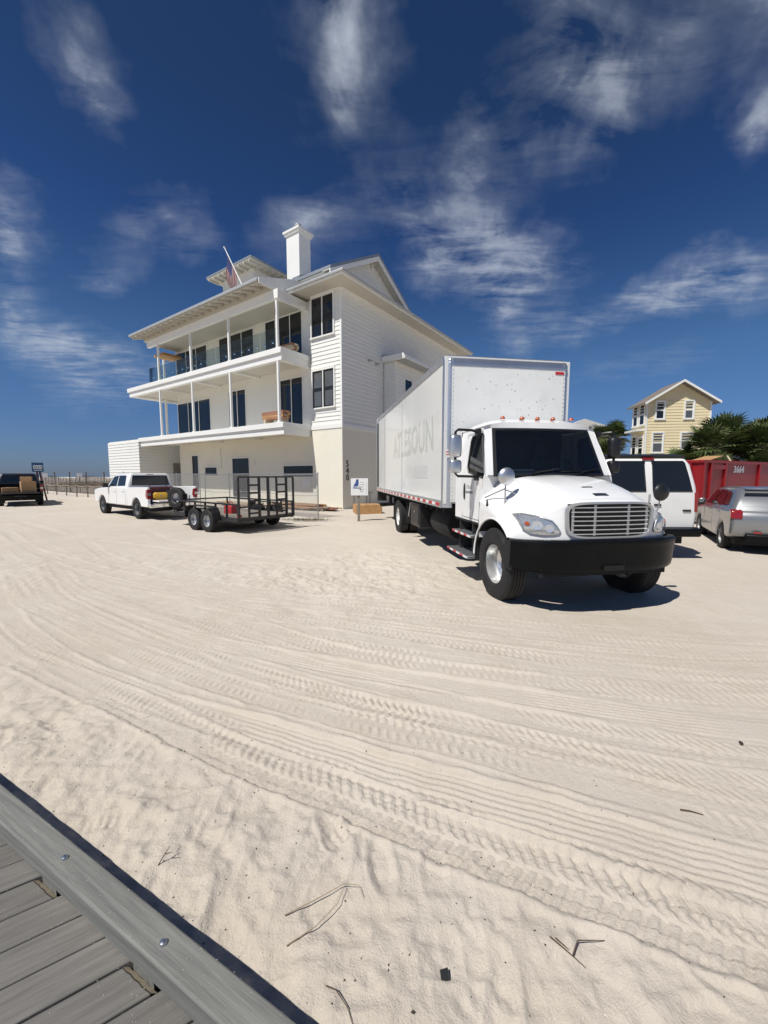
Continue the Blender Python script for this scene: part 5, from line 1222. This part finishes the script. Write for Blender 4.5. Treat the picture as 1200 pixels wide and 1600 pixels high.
def slab(name, label, cat, p0, p1, w, t, m, group=None):
    b = MB(); a, c = Vector(p0), Vector(p1); L = (c-a).length; b.box(-w/2, w/2, -L/2, L/2, -t/2, t/2); o = b.build(name, m, None, bevel=.004)
    d = (c-a).normalized(); x = d.cross(Vector((0, 0, 1))).normalized(); o.matrix_world = basis((a+c)/2, x, d); tag(o, label, cat, group); return o
slab('plywood_sheet', 'pale plywood sheet leaning out of the red dump trailer', 'plywood', GM @ Vector((1.5, .8, 2.30)), GM @ Vector((3.3, .9, 2.56)), .62, .03, 'new_lumber')
slab('timber_batten', 'thin pale batten propping up the plywood on the dump trailer', 'batten', GM @ Vector((2.7, .1, 2.25)), GM @ Vector((3.4, .5, 2.55)), .05, .05, 'pale_lumber')
slab('timber_board', 'dark board lying across the debris in the dump trailer', 'board', GM @ Vector((.9, .5, 2.2)), GM @ Vector((3.9, 1.3, 2.4)), .3, .04, 'red_lumber')
# ================================================================ neighbouring houses
mat('yellow_siding', (.76, .65, .41), .7, var=.05, vscale=1.5, dirt=((.5, .38, .2), .25), dscale=.8)
mat('roof_pale', (.62, .60, .57), .7, var=.08); mat('roof_brown', (.20, .17, .14), .8, var=.15)
def make_yellow_house():
    Hh = thing('yellow_house', 'yellow clapboard house with white window trim and gable roof behind the palms', 'house', (22.25, 34.0, 0), R(-7))
    W, D, ze, zp = 5.0, 2.4, 8.0, 9.55; xm = W/2
    b = MB(); b.box(.02, W-.02, .02, D, -.2, ze); b.prism([(0.02, ze), (W-.02, ze), (xm, zp-.1)], 'Y', .02, D); b.build('wall', 'yellow_siding', Hh)
    m = siding((0, .02, 0), Vector((1, 0, 0)), Vector((0, -1, 0)), W, .3, ze, .24, .032); z = ze
    while z < zp-.2:
        hw = (zp-.1-z)/(zp-ze)*xm; P = Vector((xm-hw, .02, z)); m.add([(xm-hw, -.008, z), (xm+hw, -.008, z), (xm+hw-.4, .015, z+.24), (xm-hw+.4, .015, z+.24), (xm-hw, .02, z), (xm+hw, .02, z)], [(0, 1, 2, 3), (4, 5, 1, 0)]); z += .24
    m.build('front_siding', 'yellow_siding', Hh)
    siding((.02, D, 0), Vector((0, -1, 0)), Vector((-1, 0, 0)), D-.02, .3, ze, .24, .032).build('side_siding', 'yellow_siding', Hh)
    for s in (0, 1):
        x0, x1 = (xm, -.4) if s == 0 else (xm, W+.4); zz = ze-.4*(zp-ze)/xm
        b = MB(); b.prism([(x0, zp+.05), (x1, zz+.05), (x1, zz-.10), (x0, zp-.10)], 'Y', -.55, D+.2); r = b.build('roof', 'roof_brown', Hh)
        b = MB(); b.prism([(x0, zp+.055), (x1, zz+.055), (x1, zz-.13), (x0, zp-.13)], 'Y', -.60, -.552); b.build('rake_board', 'trim_white', r)
    for x in (-.03, W-.10): b = MB(); b.box(x, x+.13, -.04, .02, .2, ze-.1); b.build('corner_board', 'trim_white', Hh)
    U, N = Vector((1, 0, 0)), Vector((0, -1, 0))
    for x, z, w, h in ((.75, 6.5, .62, 1.42), (3.0, 6.5, .62, 1.42), (.62, 3.7, .78, 1.62), (2.85, 4.0, .82, 1.3)):
        opening(Hh, (x, .0, z), U, N, w, h, 1, 2, casing=.10, proud=.06, pane=['pane_blind', 'pane_dark'], frame='trim_white', sash=.05)
    U, N = Vector((0, -1, 0)), Vector((-1, 0, 0))
    for y, z, w, h in ((1.05, 6.1, .75, 1.7), (2.15, 6.1, .7, 1.7), (1.05, 3.3, .75, 1.7), (2.15, 3.3, .7, 1.9)):
        opening(Hh, (.0, y, z), U, N, w, h, 1, 2, casing=.12, proud=.06, frame='trim_white', sash=.05)
    b = MB(); b.box(-.6, .0, .2, D, 5.55, 5.7); b.build('side_ledge', 'trim_white', Hh)
make_yellow_house()
def make_neighbour():
    Hh = thing('pale_house', 'distant white house with a low pale roof behind the box truck cab', 'house', (19.5, 46.0, 0), R(-6))
    b = MB(); b.box(0, 7.5, 0, 8, -.2, 6.6); b.build('wall', 'smooth_wall', Hh)
    b = MB(); b.prism([(-.6, 6.5), (3.2, 8.1), (8.1, 6.5)], 'Y', -.5, 8.5); b.build('roof', 'roof_pale', Hh)
    for x in (1.0, 3.1, 5.4): opening(Hh, (x, 0, 4.2), Vector((1, 0, 0)), Vector((0, -1, 0)), 1.0, 1.5, 1, 2, casing=.1, frame='trim_white')
make_neighbour()

# ================================================================ palms
mat('palm_green', (.075, .105, .032), .5, var=.45, vscale=1.2, spec=.35); mat('palm_pale', (.12, .14, .05), .55, var=.4, vscale=1.5); mat('palm_dead', (.17, .12, .06), .85, var=.3, vscale=3)
mat('palm_trunk', (.16, .12, .085), .95, var=.35, vscale=9, bump=.6, bscale=18)
def palm(label, x, y, h, rad, n, seed, group):
    g = random.Random(seed); t = thing('palm_tree', label, 'palm', (x, y, 0), g.uniform(0, 6), group)
    b = MB(); pts = [(.12*math.sin(i*.7), .1*math.sin(i*1.3), -.1+h*i/9) for i in range(10)]; b.tube(pts, [.21-.05*i/9+.018*(i % 2) for i in range(10)], 10); b.build('trunk', 'palm_trunk', t)
    b = MB()
    for k in range(22):
        a = g.uniform(0, 6.28); z = h-g.uniform(.1, 1.1); b.bar((.15*math.cos(a), .15*math.sin(a), z), (.34*math.cos(a), .34*math.sin(a), z+.22), .09, .02)
    b.build('leaf_bases', 'palm_trunk', t)
    cr = MB(); top = Vector(pts[-1])
    for k in range(n):
        a = g.uniform(0, 6.28); el = R(g.triangular(-62, 88, 22)); pl = g.uniform(.35, .62)*rad
        d = Vector((math.cos(a)*math.cos(el), math.sin(a)*math.cos(el), math.sin(el))); sd = Vector((-math.sin(a), math.cos(a), 0)); up = sd.cross(d)*-1
        hub = top+d*pl+Vector((0, 0, -.12*pl)); mi = 0 if el > R(-22) else (2 if g.random() < .7 else 1)
        if mi == 0 and g.random() < .35: mi = 1
        cr.bar(top, hub, .025, .02, mi=mi); bl = rad*g.uniform(.42, .6); nb = 15
        for i in range(nb):
            q = R(-105+210*i/(nb-1)); w = .032*rad; L = bl*(.72+.28*math.cos(q*.8))*g.uniform(.88, 1.08)
            dr = (d*math.cos(q)+sd*math.sin(q)+up*.12).normalized(); sw = (sd*math.cos(q)-d*math.sin(q)).normalized()*w
            m1 = hub+dr*L*.55; tip = hub+dr*L+Vector((0, 0, -.20*L*g.uniform(.5, 1.3)))
            cr.add([hub-sw*.3, hub+sw*.3, m1+sw, m1-sw+up*.02, tip], [(0, 1, 2, 3), (3, 2, 4)], mi)
    cr.build('crown', ['palm_green', 'palm_pale', 'palm_dead'], t)
    return t
PG = 'palms behind the dump trailer'
for i, (x, y, h, r, n, lab) in enumerate((
        (18.2, 24.2, 2.6, 1.55, 50, 'short dark fan palm at the left end of the palm clump'),
        (19.6, 23.6, 3.55, 1.85, 56, 'fan palm with a broad dark crown below the yellow house corner'),
        (20.9, 24.8, 4.1, 1.9, 58, 'tallest fan palm in the clump right of the yellow house'),
        (22.6, 23.8, 3.6, 1.9, 56, 'fan palm near the right edge of the picture above the red trailer'),
        (24.2, 25.4, 4.2, 2.0, 54, 'fan palm cut off by the right edge of the picture'),
        (18.9, 22.4, 2.0, 1.6, 46, 'low palm in front of the clump just above the red trailer rail'),
        (21.8, 22.2, 2.1, 1.7, 46, 'low bushy palm behind the plywood on the dump trailer'),
        )):
    palm(lab, x, y, h, r, n, 100+i, PG)
for i, (x, y, h, r, n, lab) in enumerate(((22.1, 40.5, 5.6, 2.1, 44, 'distant palm left of the yellow house'), (20.4, 41.5, 5.0, 2.0, 40, 'distant palm standing before the pale house roof'), (24.4, 42.0, 5.9, 2.0, 40, 'distant palm touching the yellow house wall'), (21.2, 38.5, 3.6, 2.2, 44, 'low distant palm beside the truck mirror'))):
    palm(lab, x, y, h, r, n, 200+i, 'palms beyond the truck cab')
# scrub behind the dump trailer: nobody could count it
def scrub():
    g = random.Random(9); m = MB()
    for k in range(5200):
        x, y = g.uniform(15, 27), g.uniform(25.5, 29); hh = 2.4+.8*math.sin(x*1.3)+.5*math.sin(x*3.1); z = g.uniform(0, 1)**.7*hh; s = g.uniform(.10, .22)
        a, e = g.uniform(0, 6.28), g.uniform(-.8, .8); u = Vector((math.cos(a)*math.cos(e), math.sin(a)*math.cos(e), math.sin(e)))*s; w = Vector((-math.sin(a), math.cos(a), g.uniform(-.6, .6)))*s*.35; p = Vector((x, y, z))
        m.add([p-u, p+w, p+u, p-w], [(0, 1, 2, 3)], g.choice((0, 0, 1)))
    tag(m.build('scrub', ['palm_green', 'palm_pale']), 'dark dense scrub behind the palms on the right', 'scrub', kind='stuff')
scrub()

# ================================================================ temporary chain link fence in front of the house
mat('fence_wire', (.40, .41, .41), .5, metal=.6)
def make_fence():
    d = Vector((-.819, .574, 0)); p0 = Vector((-2.72, 16.2, 0)); L, Hf = 13.6, 1.86
    T = thing('chain_link_fence', 'grey chain link construction fence between the trailer and the house', 'fence', tuple(p0), math.atan2(d.y, d.x))
    posts = [0, 3.0, 6.1, 8.3, 8.8, 11.2, 13.6]
    for i, x in enumerate(posts):
        b = MB(); lean = random.uniform(-.05, .05); b.tube([(x, 0, -.2), (x+lean, 0, Hf)], .024, 8); b.lathe([(.03, Hf-.02), (.03, Hf+.02), (.001, Hf+.035)], 8, 'Z', (x+lean, 0, 0)); b.build('post', 'galvanised', T, True)
    for z, sag in ((Hf-.03, .01), (.95, .05)):
        b = MB(); b.tube([(x, .0, z-sag*math.sin(x*1.1)) for x in np.linspace(0, L, 28)], .021 if z > 1 else .011, 6); b.build('rail', 'galvanised', T, True)
    m = MB(); c = .075; r = .0030; k = int(L/c)
    for s in (1, -1):
        for i in range(-int(Hf/c), k+int(Hf/c)):
            x0, x1 = i*c, i*c+s*Hf; z0, z1 = .03, Hf-.04
            if s > 0:
                if x1 < 0 or x0 > L: continue
                if x0 < 0: z0 -= x0; x0 = 0
                if x1 > L: z1 -= (x1-L); x1 = L
            else:
                if x0 < 0 or x1 > L: continue
                if x1 < 0: z1 += x1; x1 = 0
                if x0 > L: z0 += (x0-L); x0 = L
            if z1-z0 < .05: continue
            m.bar((x0, s*.003, z0), (x1, s*.003, z1), r*2, r*2, up=(0, 1, 0))
    tag(m.build('wire_mesh', 'fence_wire', T), kind='stuff')
make_fence()
# fence round disc
# ================================================================ dune fence on the far left
mat('picket_grey', (.13, .11, .095), .9, var=.3, vscale=6)
def make_dune_fence():
    p0, p1 = Vector((-33.5, 38.5, 0)), Vector((-20.2, 30.6, 0)); d = (p1-p0); L = d.length; d.normalize()
    T = thing('dune_fence', 'weathered picket dune fence beyond the parked pickups', 'fence', tuple(p0), math.atan2(d.y, d.x))
    m = MB(); g = random.Random(4); n = int(L/.13)
    for i in range(n):
        x = i*.13; z = .42+.1*math.sin(x*.8); h = 1.18+g.uniform(-.06, .06); a = g.uniform(-.05, .05); m.bar((x, 0, z-.3), (x+a, 0, z+h), .045, .02, up=(0, 1, 0))
    tag(m.build('pickets', 'picket_grey', T), kind='stuff')
    for i in range(6): b = MB(); x = i*L/5; b.tube([(x, .06, -.2), (x, .06, 2.05)], .05, 8); b.build('post', 'picket_grey', T, True)
    for z in (.75, 1.25): b = MB(); b.tube([(x, -.03, z+.1*math.sin(x*.8)) for x in np.linspace(0, L, 24)], .012, 5); b.build('wire', 'dull_metal', T)
    # rope line with low posts in front
    q0, q1 = Vector((-30.5, 34.8, 0)), Vector((-19.5, 28.2, 0)); e = (q1-q0).normalized(); M_ = (q1-q0).length
    Rr_ = thing('rope_fence', 'low post and rope fence running in front of the dune fence', 'fence', tuple(q0), math.atan2(e.y, e.x))
    for i in range(8):
        x = i*M_/7; b = MB(); b.tube([(x, 0, -.2), (x, 0, 1.05)], .045, 8); b.build('post', 'grey_wood', Rr_, True)
    b = MB(); b.tube([(x, 0, .98-.10*abs(math.sin(math.pi*7*x/M_))) for x in np.linspace(0, M_, 57)], .018, 5); b.build('rope', 'pale_lumber', Rr_, True)
make_dune_fence()
# dune grass behind the fence
def dune_grass():
    g = random.Random(2); m = MB()
    for k in range(2600):
        t = g.random(); x, y = -36+18*t+g.uniform(-2, 2), 42-8*t+g.uniform(.5, 5); z = .5; h = g.uniform(.35, .85); a = g.uniform(0, 6.28); w = .02
        p = Vector((x, y, z)); tip = p+Vector((math.cos(a)*.25, math.sin(a)*.25, h)); m.add([p+Vector((w, 0, 0)), p-Vector((w, 0, 0)), tip], [(0, 1, 2)])
    tag(m.build('dune_grass', 'palm_dead'), 'dry dune grass behind the picket fence', 'grass', kind='stuff')
dune_grass()

# ================================================================ signs
mat('sign_blue', (.03, .10, .22), .5); mat('sign_white', (.78, .78, .78), .5); mat('post_maroon', (.10, .035, .045), .7)
mat('print_blue', (.05, .09, .28), .5); mat('print_grey', (.25, .27, .3), .5)
def make_beach_sign():
    T = thing('beach_sign', 'small blue and white sign on a dark post behind the dark pickup', 'sign', (-23.4, 27.0, 0), R(38))
    b = MB(); b.tube([(0, 0, -.2), (-.22, 0, 2.0)], .05, 8); b.tube([(.22, 0, -.2), (-.08, 0, 2.0)], .05, 8); b.build('post', 'post_maroon', T, True)
    b = MB(); b.box(-.46, .14, -.07, -.05, 2.0, 2.62); pn = b.build('sign_panel', 'sign_blue', T)
    b = MB(); b.box(-.39, .08, -.075, -.0705, 2.20, 2.44); b.build('white_field', 'sign_white', pn)
    b = MB(); b.box(-.37, .06, -.075, -.0705, 2.08, 2.13); b.build('white_band', 'sign_white', pn)
    b = MB()
    for i in range(4): b.box(-.36+i*.11, -.29+i*.11, -.079, -.0755, 2.28, 2.36)
    b.build('print', 'print_grey', pn)
make_beach_sign()
def make_permit():
    T = thing('permit_sign', 'white permit board on a wooden post in front of the house corner', 'sign', (-.98, 15.26, 0), R(2))
    b = MB(); b.box(-.05, .05, -.05, .05, -.3, 1.45); b.build('post', 'grey_wood', T, bevel=.006)
    b = MB(); b.box(-.30, .36, -.078, -.055, 1.0, 1.66); pn = b.build('board', 'sign_white', T)
    b = MB(); b.prism([(-.20, 1.36), (-.12, 1.5), (-.09, 1.62), (.0, 1.62), (.0, 1.40), (-.06, 1.34), (-.20, 1.34)], 'Y', -.081, -.0785); b.build('emblem', 'print_blue', pn)
    b = MB(); b.box(-.22, .0, -.081, -.0785, 1.27, 1.31); b.build('emblem_bar', 'print_blue', pn)
    b = MB()
    for i in range(5): b.box(.06, .06+.14+.04*(i % 2), -.081, -.0785, 1.50-i*.09, 1.515-i*.09)
    b.box(.29, .30, -.081, -.0785, 1.1, 1.52); b.build('text_lines', 'print_grey', pn)
    b = MB(); b.tube([(-.02, -.09, 1.28), (.04, -.12, 1.36), (.08, -.09, 1.2)], .012, 6); b.build('cable_tie', 'dull_metal', T)
    b = MB(); b.box(-.3, .36, -.05, -.02, .99, 1.03); b.build('batten', 'grey_wood', T)
make_permit()
for i, (u, lab) in enumerate((((-31.9, 37.2), 'small white notice left of the dune fence'), ((-27.6, 35.8), 'small white notice on the dune fence top'))):
    t = thing('notice_plate', lab, 'sign', (u[0], u[1], 0), R(38), 'white notices on the dune')
    b = MB(); b.box(-.19, .19, -.02, 0, 1.55, 1.95); b.build('plate', 'sign_white', t); b = MB(); b.tube([(0, .03, -.2), (0, .03, 1.9)], .03, 6); b.build('post', 'grey_wood', t)
# ================================================================ timber near the house
def make_platform():
    T = thing('wooden_platform', 'low platform of fresh orange timber beside the shaded house wall', 'platform', (-.75, 18.35, 0), R(12))
    for k in range(8):
        b = MB(); b.box(-.068, .068, -.62, .62, 0, .04); o = b.build('deck_board', 'new_lumber', T); o.location = (-.55+k*.145, 0, .38)
    for y in (-.6, .6): b = MB(); b.box(-.62, .54, y-.02, y+.02, .02, .379); b.build('side_board', 'new_lumber', T)
    for x in (-.62, .54): b = MB(); b.box(x-.02, x+.02, -.579, .579, .02, .379); b.build('end_board', 'new_lumber', T)
make_platform()
def pile(label, x, y, rz, n, L, mts, seed):
    g = random.Random(seed); T = thing('board_pile', label, 'boards', (x, y, 0), rz, 'boards stacked along the house')
    for k in range(n):
        r = k//5; b = MB(); b.box(-.07, .07, -L/2, L/2, 0, .045); o = b.build('board', g.choice(mts), T)
        o.location = ((k % 5)*.16-.32+g.uniform(-.03, .03), g.uniform(-.3, .3), .1+r*.055); o.rotation_euler = (0, 0, g.uniform(-.05, .05))
    for yy in (-L*.3, L*.3): b = MB(); b.box(-.5, .5, yy-.05, yy+.05, 0, .1); b.build('bearer', 'grey_wood', T)
pile('reddish boards stacked against the house wall behind the trailer gate', -4.6, 20.6, R(55), 20, 3.2, ['red_lumber', 'new_lumber'], 1)
pile('mixed boards stacked by the house door behind the trailer bed', -8.3, 22.6, R(55), 15, 3.0, ['red_lumber', 'pale_lumber'], 2)
pile('loose boards lying near the house corner right of the trailer gate', -3.3, 19.9, R(62), 8, 1.9, ['red_lumber', 'grey_wood'], 3)
mat('weed', (.09, .085, .045), .9, var=.4, vscale=8)
def debris_strip():
    g = random.Random(12); m = MB()
    for k in range(900):
        t = g.gauss(0, .45); x, y = -3.1+t*1.1, 15.35+g.gauss(0, .14)-t*.1; z = .03; a, e = g.uniform(0, 6.28), g.uniform(0, 1.2); s = g.uniform(.04, .13)
        p = Vector((x, y, z)); u = Vector((math.cos(a)*math.cos(e), math.sin(a)*math.cos(e), math.sin(e)))*s; w = Vector((-math.sin(a), math.cos(a), 0))*.008
        m.add([p-w, p+w, p+u], [(0, 1, 2)])
    tag(m.build('dry_weeds', 'weed'), 'strip of dry weeds along the foot of the fence', 'weeds', kind='stuff')
debris_strip()
# ================================================================ litter on the sand
mat('twig_brown', (.10, .07, .045), .9, var=.3, vscale=40); mat('stem_tan', (.30, .24, .16), .9, var=.3, vscale=30); mat('shell', (.62, .57, .50), .6, var=.2, vscale=50); mat('dark_bit', (.05, .04, .03), .9, var=.3)
def litter(name, label, cat, paths, m, r=.004, mi=None):
    t = None; b = MB()
    for p in paths:
        q = [(x, y, gz(x, y)+dz) for x, y, dz in p]; b.tube(q, [r*(1-.6*i/max(1, len(q)-1)) for i in range(len(q))], 6)
    o = b.build(name, m, None, True); tag(o, label, cat); return o
litter('forked_twig', 'dark forked twig lying on the sand at the lower right', 'twig', [[(.635, 1.348, .012), (.68, 1.31, .014), (.735, 1.272, .01)], [(.70, 1.297, .015), (.735, 1.335, .02), (.785, 1.343, .018), (.84, 1.34, .01)], [(.655, 1.345, .012), (.69, 1.312, .014)]], 'twig_brown', .0030)
litter('dry_stem', 'bent tan stem lying on the sand near the middle bottom', 'stem', [[(-.40, 1.425, .008), (-.30, 1.475, .02), (-.17, 1.53, .03), (-.11, 1.525, .02), (-.085, 1.49, .008)], [(-.37, 1.33, .008), (-.27, 1.39, .02), (-.19, 1.46, .025), (-.17, 1.52, .03)]], 'stem_tan', .0022)
litter('curved_twig', 'short dark curved twig at the bottom edge right of the boardwalk', 'twig', [[(-.20, 1.20, .008), (-.165, 1.185, .012), (-.12, 1.14, .01), (-.10, 1.10, .006)]], 'twig_brown', .0026)
litter('small_twig', 'small upright twig in the sand beside the boardwalk curb', 'twig', [[(-1.02, 1.62, .0), (-1.00, 1.64, .035), (-.985, 1.66, .06)], [(-1.0, 1.64, .035), (-.965, 1.64, .05)]], 'twig_brown', .0026)
litter('bark_strip', 'thin dark bark strip on the smooth sand at the right', 'bark', [[(1.60, 1.965, .006), (1.64, 1.955, .010), (1.70, 1.935, .006)]], 'twig_brown', .0045)
b = MB(); b.loft([[(x*k, y*k, z) for x, y in ((.026, 0), (.01, .014), (-.03, .006), (-.035, -.004), (.0, -.013))] for k, z in ((.8, 0), (1, .008), (.6, .014))]); o = b.build('dead_leaf', 'dark_bit', None, True); o.location = (2.417, 2.507, gz(2.417, 2.507)+.002); o.rotation_euler = (.3, .2, .9); tag(o, 'single dark dead leaf on the sand at the far right', 'leaf')
b = MB(); b.loft([[(-.026, -.024, 0), (.024, -.026, .002), (.027, .023, .004), (-.022, .026, .001)], [(-.027, -.022, .006), (.022, -.024, .009), (.025, .025, .010), (-.024, .024, .007)]]); o = b.build('black_tile_scrap', 'frame_black', None, True); o.location = (.218, 1.25, gz(.218, 1.25)+.008); o.scale = (.6, .6, .8); o.rotation_euler = (.15, -.1, .1); tag(o, 'small square black scrap lying on the sand near the bottom centre', 'scrap')
# shell grit and dark crumbs in the trodden sand
def grit():
    g = random.Random(21); m = MB(); P = []
    for k in range(1500):
        t = g.uniform(-3.4, 3.2); q = abs(g.gauss(0, .75))+.04; x, y = .4593*(.752+q)+.8883*t, .8883*(.752+q)-.4593*t
        if y > .6: P.append((x, y))
    zs = ground_height(np.array([p[0] for p in P]), np.array([p[1] for p in P]))
    for (x, y), z in zip(P, zs):
        s = g.uniform(.002, .006)*(1.6 if g.random() < .05 else 1); p = Vector((x, y, float(z)+s*.25)); a = g.uniform(0, 6.28); c = math.cos(a), math.sin(a)
        m.add([p+Vector((c[0]*s, c[1]*s, 0)), p+Vector((-c[1]*s*.7, c[0]*s*.7, 0)), p-Vector((c[0]*s, c[1]*s, 0)), p+Vector((c[1]*s*.7, -c[0]*s*.7, 0)), p+Vector((0, 0, s*.6))], [(0, 1, 4), (1, 2, 4), (2, 3, 4), (3, 0, 4)], 0 if g.random() < .66 else 1)
    tag(m.build('shell_grit', ['shell', 'dark_bit']), 'crushed shells and crumbs strewn over the sand by the boardwalk', 'grit', kind='stuff')
    # sand blown onto the boards
    m = MB(); t_, n_ = Vector((.8883, -.4593, 0)), Vector((.4593, .8883, 0))
    for k in range(2600):
        q = .752-abs(g.gauss(.13, .3)); u = g.uniform(-3.2, 1.2); zt = .1535 if q < .648 else .2475
        if q < -.6: continue
        s = g.uniform(.0008, .0022); p = t_*u+n_*q+Vector((0, 0, zt)); a = g.uniform(0, 6.28); c = math.cos(a)*s, math.sin(a)*s
        m.add([p+Vector((c[0], c[1], 0)), p+Vector((-c[1], c[0], 0)), p-Vector((c[0], c[1], 0)), p+Vector((0, 0, s))], [(0, 1, 3), (1, 2, 3), (2, 0, 3)])
    tag(m.build('blown_sand', 'shell'), 'grains of blown sand scattered over the boardwalk boards', 'sand', kind='stuff')
grit()
